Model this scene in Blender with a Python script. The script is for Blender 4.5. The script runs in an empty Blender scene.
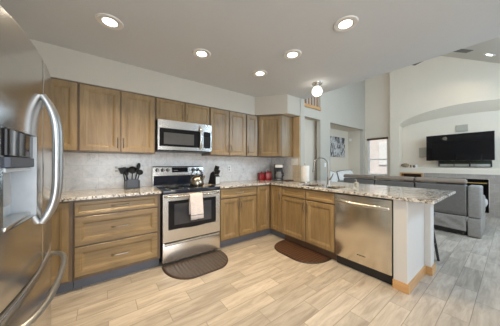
import bpy, bmesh, math, random
from mathutils import Vector, Matrix
random.seed(7)
C = bpy.context.scene
PI = math.pi
R = math.radians

# ------------------------------------------------------------------ camera
cam_d = bpy.data.cameras.new('camera')
cam = bpy.data.objects.new('camera', cam_d)
C.collection.objects.link(cam)
C.camera = cam
cam.location = (-0.5627, -3.1628, 1.2341)
YAW, PITCH = R(53.27), R(0.298)
fwd = Vector((math.cos(YAW)*math.cos(PITCH), math.sin(YAW)*math.cos(PITCH), math.sin(PITCH)))
cam.rotation_euler = fwd.to_track_quat('-Z', 'Y').to_euler()
cam_d.sensor_fit = 'HORIZONTAL'
cam_d.sensor_width = 36.0
cam_d.lens = 196.65/500*36.0
cam_d.clip_start = 0.02

# ------------------------------------------------------------------ world, light, exposure
world = bpy.data.worlds.new('sky')
C.world = world
world.use_nodes = True
bg = world.node_tree.nodes['Background']
bg.inputs['Color'].default_value = (0.90, 0.95, 1.0, 1)
bg.inputs['Strength'].default_value = 0.7
C.view_settings.view_transform = 'Standard'
C.view_settings.look = 'None'
C.view_settings.gamma = 1
C.view_settings.exposure = -0.28

def area(name, loc, target, sx, sy, power, col):
    d = bpy.data.lights.new(name, 'AREA')
    d.shape = 'RECTANGLE'; d.size = sx; d.size_y = sy; d.energy = power; d.color = col
    o = bpy.data.objects.new(name, d); C.collection.objects.link(o)
    o.location = loc
    o.rotation_euler = (Vector(target)-Vector(loc)).to_track_quat('-Z', 'Y').to_euler()
    return o
sun_d = bpy.data.lights.new('sun', 'SUN'); sun_d.energy = 6.5; sun_d.angle = R(1); sun_d.color = (1, 0.96, 0.9)
sun = bpy.data.objects.new('sun', sun_d); C.collection.objects.link(sun)
sun.rotation_euler = Vector((0.45, 0.25, -1)).to_track_quat('-Z', 'Y').to_euler()
# daylight through the patio doors of the open side behind the camera; the fill lamps after it are added and unseen
area('daylight_kitchen', (-0.3, -5.5, 1.25), (-0.2, 0, 1.3), 2.0, 2.1, 105, (0.95, 0.98, 1.0))
area('fill_great_room', (4.4, -4.25, 2.38), (4.7, 0, 0.9), 3.3, 0.55, 118, (0.55, 0.79, 1.0))  # added unseen lamp under the vault edge, standing in for side daylight
area('fill_fireplace_wall', (2.75, -2.0, 4.1), (6.7, -2.2, 1.8), 2.6, 1.2, 84, (0.92, 0.95, 1.0))  # added lamp before the closed header wall, lights the fireplace wall from above
area('fill_stair', (3.4, 0.65, 4.0), (3.4, 0.6, 0), 1.4, 0.6, 14, (1.0, 0.98, 0.95))  # added unseen lamp over the stair gap to brighten its wall
LAMP_W = 8.4
LAMP_COL = (1.0, 0.79, 0.50)

# ------------------------------------------------------------------ materials
def new_mat(name):
    m = bpy.data.materials.new(name); m.use_nodes = True
    nt = m.node_tree
    return m, nt, nt.nodes['Principled BSDF']
def N(nt, t, **kw):
    n = nt.nodes.new(t)
    for k, v in kw.items(): setattr(n, k, v)
    return n
def L(nt, a, b): nt.links.new(a, b)
def math_n(nt, op, a, b=None):
    n = N(nt, 'ShaderNodeMath', operation=op)
    for i, v in enumerate((a, b)):
        if v is None: continue
        if isinstance(v, (int, float)): n.inputs[i].default_value = v
        else: L(nt, v, n.inputs[i])
    return n.outputs[0]
def coords(nt, scale=(1, 1, 1)):
    tc = N(nt, 'ShaderNodeTexCoord'); mp = N(nt, 'ShaderNodeMapping')
    mp.inputs['Scale'].default_value = scale
    L(nt, tc.outputs['Object'], mp.inputs['Vector'])
    return mp.outputs['Vector']
def ramp(nt, fac, stops, interp='LINEAR'):
    r = N(nt, 'ShaderNodeValToRGB'); cr = r.color_ramp; cr.interpolation = interp
    while len(cr.elements) < len(stops): cr.elements.new(0.5)
    for e, (p, c) in zip(cr.elements, stops):
        e.position = p; e.color = (*c, 1) if len(c) == 3 else c
    L(nt, fac, r.inputs['Fac'])
    return r.outputs['Color']
def noise(nt, vec, scale, detail=4, rough=0.55, dist=0.0):
    n = N(nt, 'ShaderNodeTexNoise')
    n.inputs['Scale'].default_value = scale; n.inputs['Detail'].default_value = detail
    n.inputs['Roughness'].default_value = rough; n.inputs['Distortion'].default_value = dist
    L(nt, vec, n.inputs['Vector'])
    return n.outputs['Fac']
def mix(nt, fac, a, b, mode='MIX'):
    n = N(nt, 'ShaderNodeMix', data_type='RGBA', blend_type=mode)
    for sock, v in ((n.inputs[0], fac), (n.inputs[6], a), (n.inputs[7], b)):
        if isinstance(v, (int, float)): sock.default_value = v
        elif isinstance(v, tuple): sock.default_value = (*v, 1)
        else: L(nt, v, sock)
    return n.outputs[2]
def bump(nt, bsdf, h, strength=0.2, dist=0.01):
    b = N(nt, 'ShaderNodeBump'); b.inputs['Strength'].default_value = strength; b.inputs['Distance'].default_value = dist
    L(nt, h, b.inputs['Height']); L(nt, b.outputs['Normal'], bsdf.inputs['Normal'])
def plain(name, col, rough=0.5, metal=0.0, var=0.06, scale=14, coat=0.0, emit=None, strength=0, spec=None):
    """a colour with a faint procedural mottling"""
    m, nt, b = new_mat(name)
    f = noise(nt, coords(nt), scale, 3)
    lo = tuple(max(0, c*(1-var)) for c in col); hi = tuple(min(1, c*(1+var)) for c in col)
    L(nt, ramp(nt, f, [(0.3, lo), (0.7, hi)]), b.inputs['Base Color'])
    b.inputs['Roughness'].default_value = rough; b.inputs['Metallic'].default_value = metal
    if coat: b.inputs['Coat Weight'].default_value = coat; b.inputs['Coat Roughness'].default_value = 0.05
    if spec is not None: b.inputs['Specular IOR Level'].default_value = spec
    if emit:
        b.inputs['Emission Color'].default_value = (*emit, 1); b.inputs['Emission Strength'].default_value = strength
    return m
def wall_mat(name, col, bs=0.12, scale=60):
    m, nt, b = new_mat(name)
    v = coords(nt); f = noise(nt, v, 3, 2)
    L(nt, ramp(nt, f, [(0.3, tuple(c*0.98 for c in col)), (0.7, col)]), b.inputs['Base Color'])
    b.inputs['Roughness'].default_value = 0.85
    bump(nt, b, noise(nt, v, scale, 3), bs, 0.004)
    return m
def wood(name, dark, light, scale, rough=0.38, k=1.0):
    m, nt, b = new_mat(name)
    v = coords(nt, scale)
    f = noise(nt, v, 3.0, 6, 0.6, 0.6); g = noise(nt, coords(nt), 2.2, 2)
    col = ramp(nt, f, [(0.25, dark), (0.75, light)])
    col = mix(nt, 0.35, col, ramp(nt, g, [(0.3, dark), (0.7, light)]))
    L(nt, col, b.inputs['Base Color'])
    b.inputs['Roughness'].default_value = rough
    b.inputs['Coat Weight'].default_value = 0.15; b.inputs['Coat Roughness'].default_value = 0.25
    bump(nt, b, f, 0.05, 0.003)
    return m
def brushed(name, col, rough, scale, amt=0.08):
    m, nt, b = new_mat(name)
    f = noise(nt, coords(nt, scale), 6, 4)
    L(nt, ramp(nt, f, [(0.3, tuple(c*0.94 for c in col)), (0.7, col)]), b.inputs['Base Color'])
    r = N(nt, 'ShaderNodeMapRange'); L(nt, f, r.inputs['Value'])
    r.inputs['To Min'].default_value = rough-amt/2; r.inputs['To Max'].default_value = rough+amt/2
    L(nt, r.outputs['Result'], b.inputs['Roughness'])
    b.inputs['Metallic'].default_value = 1.0
    bump(nt, b, f, 0.02, 0.001)
    return m

M = {}
M['wall'] = wall_mat('warm white wall paint', (0.52, 0.485, 0.42))
M['wall_great'] = wall_mat('cream wall paint', (0.72, 0.64, 0.53))
M['ceiling'] = wall_mat('knockdown ceiling', (0.62, 0.635, 0.65), 0.6, 24)
M['vault'] = wall_mat('vault ceiling', (0.64, 0.605, 0.555), 0.4, 24)
M['white_panel'] = wall_mat('white painted drywall', (0.62, 0.60, 0.575), 0.1)
M['hall'] = wall_mat('grey hall paint', (0.66, 0.59, 0.49))
M['trim_white'] = plain('white trim', (0.80, 0.80, 0.78), 0.5)
M['wood_v'] = wood('stained maple vertical grain', (0.162, 0.100, 0.042), (0.370, 0.250, 0.116), (9, 9, 0.9))
M['wood_h'] = wood('stained maple horizontal grain', (0.162, 0.100, 0.042), (0.370, 0.250, 0.116), (0.9, 0.9, 9))
M['carcass'] = wood('cabinet carcass', (0.12, 0.078, 0.045), (0.20, 0.135, 0.082), (9, 9, 0.9))
M['oak'] = wood('oak trim', (0.44, 0.235, 0.09), (0.64, 0.38, 0.17), (1, 1, 8), 0.35)
M['pale_wood'] = wood('pale wood grain', (0.52, 0.37, 0.21), (0.66, 0.49, 0.30), (9, 9, 0.8))
M['kick'] = plain('slate vinyl toe kick', (0.13, 0.135, 0.16), 0.5)
M['kick_brown'] = plain('brown toe kick', (0.13, 0.075, 0.045), 0.5)
M['steel'] = brushed('brushed steel horizontal', (0.74, 0.72, 0.69), 0.24, (1, 1, 60))
M['steel_v'] = brushed('brushed steel vertical', (0.74, 0.68, 0.58), 0.22, (60, 60, 1))
def fridge_mat():
    m, nt, b = new_mat('fridge steel')
    f = noise(nt, coords(nt, (1, 1, 70)), 5, 3)
    L(nt, ramp(nt, f, [(0.3, (0.60, 0.595, 0.585)), (0.7, (0.66, 0.655, 0.645))]), b.inputs['Base Color'])
    b.inputs['Metallic'].default_value = 1.0; b.inputs['Roughness'].default_value = 0.20
    b.inputs['Anisotropic'].default_value = 0.55; b.inputs['Anisotropic Rotation'].default_value = 0.25
    tg = N(nt, 'ShaderNodeTangent', direction_type='RADIAL', axis='Z')
    L(nt, tg.outputs[0], b.inputs['Tangent'])
    return m
M['steel_fridge'] = fridge_mat()
M['fridge_handle'] = plain('satin fridge handle', (0.47, 0.47, 0.47), 0.36, 1.0)
M['handle'] = plain('satin nickel', (0.62, 0.60, 0.57), 0.26, 1.0)
M['nickel'] = plain('brushed nickel', (0.40, 0.37, 0.33), 0.32, 1.0)
M['pull'] = plain('pewter pull', (0.40, 0.38, 0.35), 0.3, 1.0)
M['dark_pull'] = plain('dark pewter pull', (0.20, 0.18, 0.16), 0.35, 1.0)
M['black_glass'] = plain('black glass', (0.010, 0.010, 0.012), 0.06, 0, spec=0.3)
M['tv_screen'] = plain('television screen', (0.006, 0.006, 0.007), 0.02, 0, spec=0.32)
M['navy_glass'] = plain('dark blue black enamel', (0.014, 0.018, 0.030), 0.10, 0)
M['oven_glass'] = plain('oven window glass', (0.05, 0.05, 0.056), 0.05, 0)
M['mw_glass'] = plain('microwave window mesh', (0.085, 0.087, 0.092), 0.05, 0)
M['black'] = plain('black plastic', (0.014, 0.014, 0.016), 0.38)
M['soft_black'] = plain('soft black nylon', (0.012, 0.012, 0.013), 0.5, spec=0.3)
M['slate'] = plain('slate blue plastic', (0.05, 0.06, 0.085), 0.4)
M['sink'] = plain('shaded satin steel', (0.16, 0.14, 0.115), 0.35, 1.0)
M['grey_plastic'] = plain('grey plastic', (0.42, 0.44, 0.47), 0.35)
M['pale_plastic'] = plain('pale grey plastic', (0.60, 0.64, 0.68), 0.28)
M['white_plastic'] = plain('white plastic', (0.90, 0.89, 0.86), 0.4)
M['red'] = plain('red enamel', (0.30, 0.012, 0.014), 0.3)
M['paper'] = plain('paper towel', (0.86, 0.83, 0.78), 0.9)
M['towel'] = plain('pale pink cotton', (0.74, 0.66, 0.63), 0.95, var=0.10, scale=60)
M['towel_stripe'] = plain('grey towel stripe', (0.30, 0.28, 0.28), 0.95)
M['leather'] = plain('grey leather', (0.160, 0.152, 0.143), 0.42, scale=30, var=0.1)
M['leather_light'] = plain('lighter grey leather', (0.275, 0.262, 0.245), 0.42, scale=30, var=0.1)
M['leather_warm'] = plain('warm grey leather', (0.235, 0.185, 0.145), 0.42, scale=30, var=0.1)
M['cushion_white'] = plain('white cotton', (0.80, 0.78, 0.75), 0.9)
M['piping'] = plain('dark piping', (0.08, 0.075, 0.075), 0.8)
M['speaker_rim'] = plain('taupe speaker rim', (0.42, 0.39, 0.34), 0.6)
M['speaker'] = plain('grey speaker cloth', (0.40, 0.37, 0.31), 0.9, scale=200, var=0.15)
M['bronze'] = plain('dark bronze wood', (0.10, 0.055, 0.03), 0.4)
M['fan_blade'] = plain('dark taupe fan blade', (0.085, 0.078, 0.068), 0.5)
M['pane_pale'] = plain('pale panel glass', (0.56, 0.54, 0.48), 0.4)
M['pane_dark'] = plain('dark green panel glass', (0.035, 0.05, 0.035), 0.25)
M['carafe'] = plain('smoky carafe glass', (0.22, 0.22, 0.225), 0.06)
M['gold'] = plain('brass', (0.75, 0.52, 0.18), 0.3, 1.0)
M['lens'] = plain('lit lamp lens', (0.9, 0.88, 0.8), 0.4, emit=(1.0, 0.93, 0.80), strength=6)
M['globe'] = plain('lit opal globe', (0.9, 0.88, 0.82), 0.3, emit=(1.0, 0.90, 0.74), strength=5)
M['ring'] = plain('white lamp ring', (0.74, 0.72, 0.68), 0.4)
M['baluster'] = plain('brown baluster', (0.26, 0.18, 0.11), 0.5)
M['house'] = plain('pale neighbour siding', (0.74, 0.68, 0.65), 0.9, var=0.07, scale=3)
M['log'] = plain('charred log', (0.05, 0.035, 0.025), 0.9)
M['woven'] = plain('woven tan', (0.42, 0.33, 0.21), 0.8, var=0.4, scale=40)
M['mat1'] = None

def glass_mat():
    m, nt, b = new_mat('window glass')
    b.inputs['Base Color'].default_value = (0.97, 0.98, 0.98, 1)
    b.inputs['Roughness'].default_value = 0.0
    b.inputs['Transmission Weight'].default_value = 1.0
    b.inputs['IOR'].default_value = 1.02
    return m
M['glass'] = glass_mat()
def clear_mat():
    m, nt, b = new_mat('clear soap glass')
    f = noise(nt, coords(nt), 20)
    L(nt, ramp(nt, f, [(0.3, (0.75, 0.72, 0.62)), (0.7, (0.85, 0.83, 0.75))]), b.inputs['Base Color'])
    b.inputs['Roughness'].default_value = 0.05; b.inputs['Transmission Weight'].default_value = 0.6
    return m
M['clear'] = clear_mat()

def floor_mat():
    m, nt, b = new_mat('wood look plank tile')
    tc = N(nt, 'ShaderNodeTexCoord'); sp = N(nt, 'ShaderNodeSeparateXYZ')
    L(nt, tc.outputs['Object'], sp.inputs[0])
    x, y = sp.outputs[0], sp.outputs[1]
    W, LN = 0.1545, 0.61
    r = math_n(nt, 'DIVIDE', math_n(nt, 'SUBTRACT', -0.945, y), W)
    n = math_n(nt, 'FLOOR', r); fr = math_n(nt, 'FRACT', r)
    u = math_n(nt, 'DIVIDE', math_n(nt, 'SUBTRACT', math_n(nt, 'ADD', x, 0.73), math_n(nt, 'MULTIPLY', n, 0.4067)), LN)
    i = math_n(nt, 'FLOOR', u); fu = math_n(nt, 'FRACT', u)
    cb = N(nt, 'ShaderNodeCombineXYZ'); L(nt, n, cb.inputs[0]); L(nt, i, cb.inputs[1])
    wn = N(nt, 'ShaderNodeTexWhiteNoise', noise_dimensions='2D'); L(nt, cb.outputs[0], wn.inputs['Vector'])
    # shift the grain per plank
    off = N(nt, 'ShaderNodeVectorMath', operation='SCALE'); L(nt, wn.outputs['Color'], off.inputs[0]); off.inputs['Scale'].default_value = 17
    add = N(nt, 'ShaderNodeVectorMath', operation='ADD'); L(nt, tc.outputs['Object'], add.inputs[0]); L(nt, off.outputs[0], add.inputs[1])
    mp = N(nt, 'ShaderNodeMapping'); mp.inputs['Scale'].default_value = (1.0, 7.0, 1); L(nt, add.outputs[0], mp.inputs['Vector'])
    g = noise(nt, mp.outputs[0], 3.2, 6, 0.62, 0.8)
    g2 = noise(nt, mp.outputs[0], 1.1, 3, 0.5, 0.3)
    base = ramp(nt, g, [(0.22, (0.19, 0.155, 0.125)), (0.43, (0.36, 0.31, 0.262)), (0.58, (0.49, 0.44, 0.385)), (0.78, (0.62, 0.565, 0.495))])
    base = mix(nt, 0.35, base, ramp(nt, g2, [(0.3, (0.36, 0.31, 0.26)), (0.7, (0.64, 0.575, 0.50))]))
    tone = ramp(nt, wn.outputs['Value'], [(0.0, (0.84, 0.83, 0.82)), (1.0, (1.12, 1.10, 1.08))])
    base = mix(nt, 1.0, base, tone, 'MULTIPLY')
    # grout
    d1 = math_n(nt, 'MULTIPLY', math_n(nt, 'SUBTRACT', 0.5, math_n(nt, 'ABSOLUTE', math_n(nt, 'SUBTRACT', fr, 0.5))), W)
    d2 = math_n(nt, 'MULTIPLY', math_n(nt, 'SUBTRACT', 0.5, math_n(nt, 'ABSOLUTE', math_n(nt, 'SUBTRACT', fu, 0.5))), LN)
    d = math_n(nt, 'MINIMUM', d1, d2)
    gr = N(nt, 'ShaderNodeMapRange'); gr.inputs['From Min'].default_value = 0.0012; gr.inputs['From Max'].default_value = 0.0032; L(nt, d, gr.inputs['Value'])
    col = mix(nt, gr.outputs['Result'], (0.27, 0.225, 0.18), base)
    L(nt, col, b.inputs['Base Color'])
    b.inputs['Roughness'].default_value = 0.36
    bump(nt, b, gr.outputs['Result'], 0.25, 0.002)
    return m
M['floor'] = floor_mat()

def granite_mat():
    m, nt, b = new_mat('speckled granite')
    v = coords(nt)
    n1 = noise(nt, v, 9, 6, 0.65, 1.2); n2 = noise(nt, v, 38, 4, 0.7); n3 = noise(nt, v, 13, 5, 0.75, 2.5)
    col = ramp(nt, n1, [(0.30, (0.24, 0.19, 0.15)), (0.42, (0.52, 0.48, 0.43)), (0.55, (0.74, 0.72, 0.68)), (0.72, (0.52, 0.49, 0.45))])
    col = mix(nt, ramp(nt, n2, [(0.42, (1, 1, 1)), (0.52, (0, 0, 0))]), col, (0.33, 0.25, 0.19))
    col = mix(nt, ramp(nt, n3, [(0.525, (0, 0, 0)), (0.555, (1, 1, 1))]), col, (0.025, 0.022, 0.022))
    vo = N(nt, 'ShaderNodeTexVoronoi'); vo.inputs['Scale'].default_value = 120; L(nt, v, vo.inputs['Vector'])
    col = mix(nt, ramp(nt, vo.outputs['Color'], [(0.62, (0, 0, 0)), (0.80, (0.8, 0.8, 0.8))]), col, (0.74, 0.70, 0.65))
    L(nt, col, b.inputs['Base Color'])
    b.inputs['Roughness'].default_value = 0.10
    return m
M['granite'] = granite_mat()

def tile_like(name, c1, c2, cm, w, h):
    m, nt, b = new_mat(name)
    tc = N(nt, 'ShaderNodeTexCoord'); sp = N(nt, 'ShaderNodeSeparateXYZ'); L(nt, tc.outputs['Object'], sp.inputs[0])
    cb = N(nt, 'ShaderNodeCombineXYZ'); L(nt, sp.outputs[1], cb.inputs[0]); L(nt, sp.outputs[2], cb.inputs[1])
    br = N(nt, 'ShaderNodeTexBrick'); br.inputs['Scale'].default_value = 1
    br.inputs['Brick Width'].default_value = w; br.inputs['Row Height'].default_value = h; br.inputs['Mortar Size'].default_value = 0.002
    L(nt, cb.outputs[0], br.inputs['Vector'])
    col = ramp(nt, noise(nt, coords(nt), 12, 4), [(0.3, c1), (0.7, c2)])
    L(nt, mix(nt, br.outputs['Fac'], col, cm), b.inputs['Base Color']); b.inputs['Roughness'].default_value = 0.35
    return m
def splash_mat():
    m, nt, b = new_mat('pale stone backsplash tile')
    tc = N(nt, 'ShaderNodeTexCoord'); mp = N(nt, 'ShaderNodeMapping'); mp.inputs['Rotation'].default_value = (R(90), 0, 0)
    L(nt, tc.outputs['Object'], mp.inputs['Vector'])
    v = coords(nt)
    n1 = noise(nt, v, 7, 8, 0.7, 1.8); n2 = noise(nt, v, 30, 4, 0.6)
    col = ramp(nt, n1, [(0.30, (0.50, 0.49, 0.49)), (0.45, (0.77, 0.755, 0.74)), (0.62, (0.86, 0.845, 0.825))])
    col = mix(nt, 0.25, col, ramp(nt, n2, [(0.35, (0.60, 0.59, 0.58)), (0.6, (0.88, 0.865, 0.85))]))
    br = N(nt, 'ShaderNodeTexBrick'); br.inputs['Scale'].default_value = 1
    br.inputs['Brick Width'].default_value = 0.305; br.inputs['Row Height'].default_value = 0.1525
    br.inputs['Mortar Size'].default_value = 0.0016; br.inputs['Mortar Smooth'].default_value = 0.3
    L(nt, mp.outputs[0], br.inputs['Vector'])
    col = mix(nt, br.outputs['Fac'], col, (0.60, 0.595, 0.585))
    L(nt, col, b.inputs['Base Color']); b.inputs['Roughness'].default_value = 0.25
    return m
M['splash'] = splash_mat()
M['beige_tile'] = tile_like('beige subway tile', (0.66, 0.55, 0.42), (0.74, 0.64, 0.51), (0.50, 0.42, 0.33), 0.152, 0.076)
def tile_mat():
    m, nt, b = new_mat('grey fireplace tile')
    tc = N(nt, 'ShaderNodeTexCoord'); mp = N(nt, 'ShaderNodeMapping'); mp.inputs['Rotation'].default_value = (R(90), 0, R(90))
    L(nt, tc.outputs['Object'], mp.inputs['Vector'])
    n1 = noise(nt, coords(nt), 6, 5, 0.6, 0.6)
    col = ramp(nt, n1, [(0.3, (0.28, 0.245, 0.215)), (0.7, (0.38, 0.335, 0.295))])
    sp = N(nt, 'ShaderNodeSeparateXYZ'); L(nt, tc.outputs['Object'], sp.inputs[0])
    cb = N(nt, 'ShaderNodeCombineXYZ'); L(nt, sp.outputs[1], cb.inputs[0]); L(nt, sp.outputs[2], cb.inputs[1])
    br = N(nt, 'ShaderNodeTexBrick'); br.inputs['Scale'].default_value = 1; br.offset = 0.5
    br.inputs['Brick Width'].default_value = 0.305; br.inputs['Row Height'].default_value = 0.1525
    br.inputs['Mortar Size'].default_value = 0.003
    L(nt, cb.outputs[0], br.inputs['Vector'])
    L(nt, mix(nt, br.outputs['Fac'], col, (0.42, 0.38, 0.34)), b.inputs['Base Color']); b.inputs['Roughness'].default_value = 0.5
    return m
M['tile'] = tile_mat()
def rug_mat(name, c1, c2, axis):
    m, nt, b = new_mat(name)
    tc = N(nt, 'ShaderNodeTexCoord'); sp = N(nt, 'ShaderNodeSeparateXYZ'); L(nt, tc.outputs['Object'], sp.inputs[0])
    s1 = math_n(nt, 'SINE', math_n(nt, 'MULTIPLY', sp.outputs[0], 150)); s2 = math_n(nt, 'SINE', math_n(nt, 'MULTIPLY', sp.outputs[1], 150))
    h = math_n(nt, 'MAXIMUM', s1, s2) if axis == 'xy' else s1
    f = noise(nt, coords(nt), 25, 3)
    L(nt, ramp(nt, f, [(0.3, c1), (0.7, c2)]), b.inputs['Base Color'])
    b.inputs['Roughness'].default_value = 0.42
    bump(nt, b, h, 0.5, 0.004)
    return m
M['rug_grey'] = rug_mat('grey brown cushioned mat', (0.068, 0.050, 0.040), (0.090, 0.067, 0.054), 'x')
M['rug_rim'] = plain('dark brown mat edge', (0.050, 0.030, 0.020), 0.5)
M['rug_brown'] = rug_mat('chestnut cushioned mat', (0.066, 0.030, 0.016), (0.090, 0.043, 0.023), 'xy')
def paint_mat():
    m, nt, b = new_mat('abstract painting canvas')
    v = coords(nt, (1.6, 1, 0.55))
    n1 = noise(nt, v, 4.2, 4, 0.6, 1.6)
    L(nt, ramp(nt, n1, [(0.40, (0.02, 0.022, 0.025)), (0.48, (0.10, 0.10, 0.10)), (0.52, (0.60, 0.59, 0.58)), (0.60, (0.55, 0.54, 0.53)), (0.64, (0.06, 0.06, 0.06))]), b.inputs['Base Color'])
    b.inputs['Roughness'].default_value = 0.7
    return m
M['painting'] = paint_mat()

# ------------------------------------------------------------------ mesh helpers
class MB:
    def __init__(s): s.bm = bmesh.new()
    def quad(s, pts):
        vs = [s.bm.verts.new(p) for p in pts]
        return s.bm.faces.new(vs)
    def box(s, x0, x1, y0, y1, z0, z1, bev=0, seg=2):
        b2 = bmesh.new()
        bmesh.ops.create_cube(b2, size=1)
        for v in b2.verts: v.co = Vector(((x0+x1)/2+v.co.x*(x1-x0), (y0+y1)/2+v.co.y*(y1-y0), (z0+z1)/2+v.co.z*(z1-z0)))
        if bev: bmesh.ops.bevel(b2, geom=b2.edges[:], offset=bev, segments=seg, profile=0.5, affect='EDGES', clamp_overlap=True)
        s._merge(b2); return s
    def _merge(s, b2, mtx=None):
        if mtx is not None: b2.transform(mtx)
        me = bpy.data.meshes.new('tmp'); b2.to_mesh(me); b2.free(); s.bm.from_mesh(me); bpy.data.meshes.remove(me)
    def obox(s, O, U, V, W, bev=0, seg=2):
        """box with corner O and edge vectors U V W"""
        O, U, V, W = map(Vector, (O, U, V, W))
        b2 = bmesh.new(); bmesh.ops.create_cube(b2, size=1)
        lu, lv, lw = U.length, V.length, W.length
        for v in b2.verts: v.co = Vector((v.co.x*lu, v.co.y*lv, v.co.z*lw))
        if bev: bmesh.ops.bevel(b2, geom=b2.edges[:], offset=bev, segments=seg, profile=0.5, affect='EDGES', clamp_overlap=True)
        m = Matrix((U.normalized(), V.normalized(), W.normalized())).transposed().to_4x4()
        m.translation = O+(U+V+W)/2
        s._merge(b2, m)
        return s
    def prism(s, poly, f, a0, a1):
        """poly of 2d points, f(u, v, a) -> 3d"""
        b2 = bmesh.new()
        A = [b2.verts.new(f(u, v, a0)) for u, v in poly]; B = [b2.verts.new(f(u, v, a1)) for u, v in poly]
        n = len(poly)
        b2.faces.new(A); b2.faces.new(B[::-1])
        for i in range(n): b2.faces.new((A[i], A[(i+1) % n], B[(i+1) % n], B[i]))
        bmesh.ops.recalc_face_normals(b2, faces=b2.faces[:])
        s._merge(b2); return s
    def tube(s, pts, r, seg=10, cap=True, ry=None, up=None):
        pts = [Vector(p) for p in pts]; n = len(pts)
        rs = r if isinstance(r, (list, tuple)) else [r]*n
        b2 = bmesh.new(); rings = []
        t0 = (pts[1]-pts[0]).normalized()
        ref = Vector(up) if up else (Vector((0, 0, 1)) if abs(t0.z) < 0.9 else Vector((1, 0, 0)))
        nrm = (ref-t0*ref.dot(t0)).normalized()
        for i in range(n):
            t = (pts[min(i+1, n-1)]-pts[max(i-1, 0)]).normalized()
            nrm = (nrm-t*nrm.dot(t)).normalized(); bi = t.cross(nrm)
            k = (ry/r) if (ry and not isinstance(r, (list, tuple))) else 1
            rings.append([b2.verts.new(pts[i]+nrm*rs[i]*math.cos(a)+bi*rs[i]*k*math.sin(a)) for a in [2*PI*j/seg for j in range(seg)]])
        for i in range(n-1):
            for j in range(seg): b2.faces.new((rings[i][j], rings[i][(j+1) % seg], rings[i+1][(j+1) % seg], rings[i+1][j]))
        if cap: b2.faces.new(rings[0][::-1]); b2.faces.new(rings[-1])
        bmesh.ops.recalc_face_normals(b2, faces=b2.faces[:])
        s._merge(b2); return s
    def lathe(s, prof, c, axis='z', seg=24):
        """prof: (radius, height) list; radius 0 closes"""
        c = Vector(c); b2 = bmesh.new(); rings = []
        ax = {'z': lambda r, a, h: Vector((r*math.cos(a), r*math.sin(a), h)), 'y': lambda r, a, h: Vector((r*math.cos(a), h, r*math.sin(a))), 'x': lambda r, a, h: Vector((h, r*math.cos(a), r*math.sin(a)))}[axis]
        for r, h in prof:
            if r < 1e-6: rings.append([b2.verts.new(c+ax(0, 0, h))])
            else: rings.append([b2.verts.new(c+ax(r, 2*PI*j/seg, h)) for j in range(seg)])
        for A, B in zip(rings, rings[1:]):
            for j in range(seg):
                k = (j+1) % seg
                if len(A) == 1 and len(B) == 1: continue
                if len(A) == 1: b2.faces.new((A[0], B[k], B[j]))
                elif len(B) == 1: b2.faces.new((A[j], A[k], B[0]))
                else: b2.faces.new((A[j], A[k], B[k], B[j]))
        if len(rings[0]) > 1: b2.faces.new(rings[0])
        if len(rings[-1]) > 1: b2.faces.new(rings[-1])
        bmesh.ops.recalc_face_normals(b2, faces=b2.faces[:])
        s._merge(b2); return s
    def ball(s, c, r, sx=1, sy=1, sz=1, u=20, v=12):
        b2 = bmesh.new(); bmesh.ops.create_uvsphere(b2, u_segments=u, v_segments=v, radius=r)
        s._merge(b2, Matrix.Translation(c) @ Matrix.Diagonal((sx, sy, sz, 1))); return s
    def cells(s, us, vs, inc, f, a0, a1):
        """slab made of the cells of a grid for which inc(u, v) holds"""
        b2 = bmesh.new(); cache = {}
        def vert(i, j, a):
            k = (i, j, a)
            if k not in cache: cache[k] = b2.verts.new(f(us[i], vs[j], a1 if a else a0))
            return cache[k]
        nu, nv = len(us)-1, len(vs)-1
        on = {(i, j): inc((us[i]+us[i+1])/2, (vs[j]+vs[j+1])/2) for i in range(nu) for j in range(nv)}
        for (i, j), o in on.items():
            if not o: continue
            for a in (0, 1): b2.faces.new([vert(i, j, a), vert(i+1, j, a), vert(i+1, j+1, a), vert(i, j+1, a)])
            for di, dj, e in ((-1, 0, ((i, j), (i, j+1))), (1, 0, ((i+1, j), (i+1, j+1))), (0, -1, ((i, j), (i+1, j))), (0, 1, ((i, j+1), (i+1, j+1)))):
                if not on.get((i+di, j+dj), False):
                    (p, q) = e
                    b2.faces.new([vert(*p, 0), vert(*q, 0), vert(*q, 1), vert(*p, 1)])
        bmesh.ops.recalc_face_normals(b2, faces=b2.faces[:])
        bmesh.ops.dissolve_limit(b2, angle_limit=0.001, verts=b2.verts[:], edges=b2.edges[:])
        s._merge(b2); return s
    def panel(s, O, U, V, Nn, prof):
        """rectangular face at O spanned by U, V with concentric steps prof (inset, height along Nn)"""
        O, U, V, Nn = map(Vector, (O, U, V, Nn)); lu, lv = U.length, V.length; u, v, n = U.normalized(), V.normalized(), Nn.normalized()
        b2 = bmesh.new(); prev = None
        for ins, h in prof:
            ring = [b2.verts.new(O+u*a+v*b+n*h) for a, b in ((ins, ins), (lu-ins, ins), (lu-ins, lv-ins), (ins, lv-ins))]
            if prev:
                for k in range(4): b2.faces.new((prev[k], prev[(k+1) % 4], ring[(k+1) % 4], ring[k]))
            else: b2.faces.new(ring[::-1])
            prev = ring
        b2.faces.new(prev)
        bmesh.ops.recalc_face_normals(b2, faces=b2.faces[:])
        s._merge(b2); return s
    def build(s, name, mat, parent=None, smooth=False, local=False, kind=None):
        me = bpy.data.meshes.new(name)
        if parent is not None and not local: s.bm.transform(ROOT[parent.name].inverted())
        s.bm.to_mesh(me); s.bm.free()
        o = bpy.data.objects.new(name, me); C.collection.objects.link(o)
        me.materials.append(mat)
        if smooth:
            for p in me.polygons: p.use_smooth = True
            me.set_sharp_from_angle(angle=R(smooth if isinstance(smooth, (int, float)) and smooth > 1 else 40))
        if parent is not None:
            o.parent = parent; ROOT[o.name] = ROOT[parent.name]
        else: ROOT[o.name] = Matrix.Identity(4)
        if kind: o['kind'] = kind
        return o
ROOT = {}
def tag(o, label, cat, group=None):
    o['label'] = label; o['category'] = cat
    if group: o['group'] = group
    return o
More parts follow.
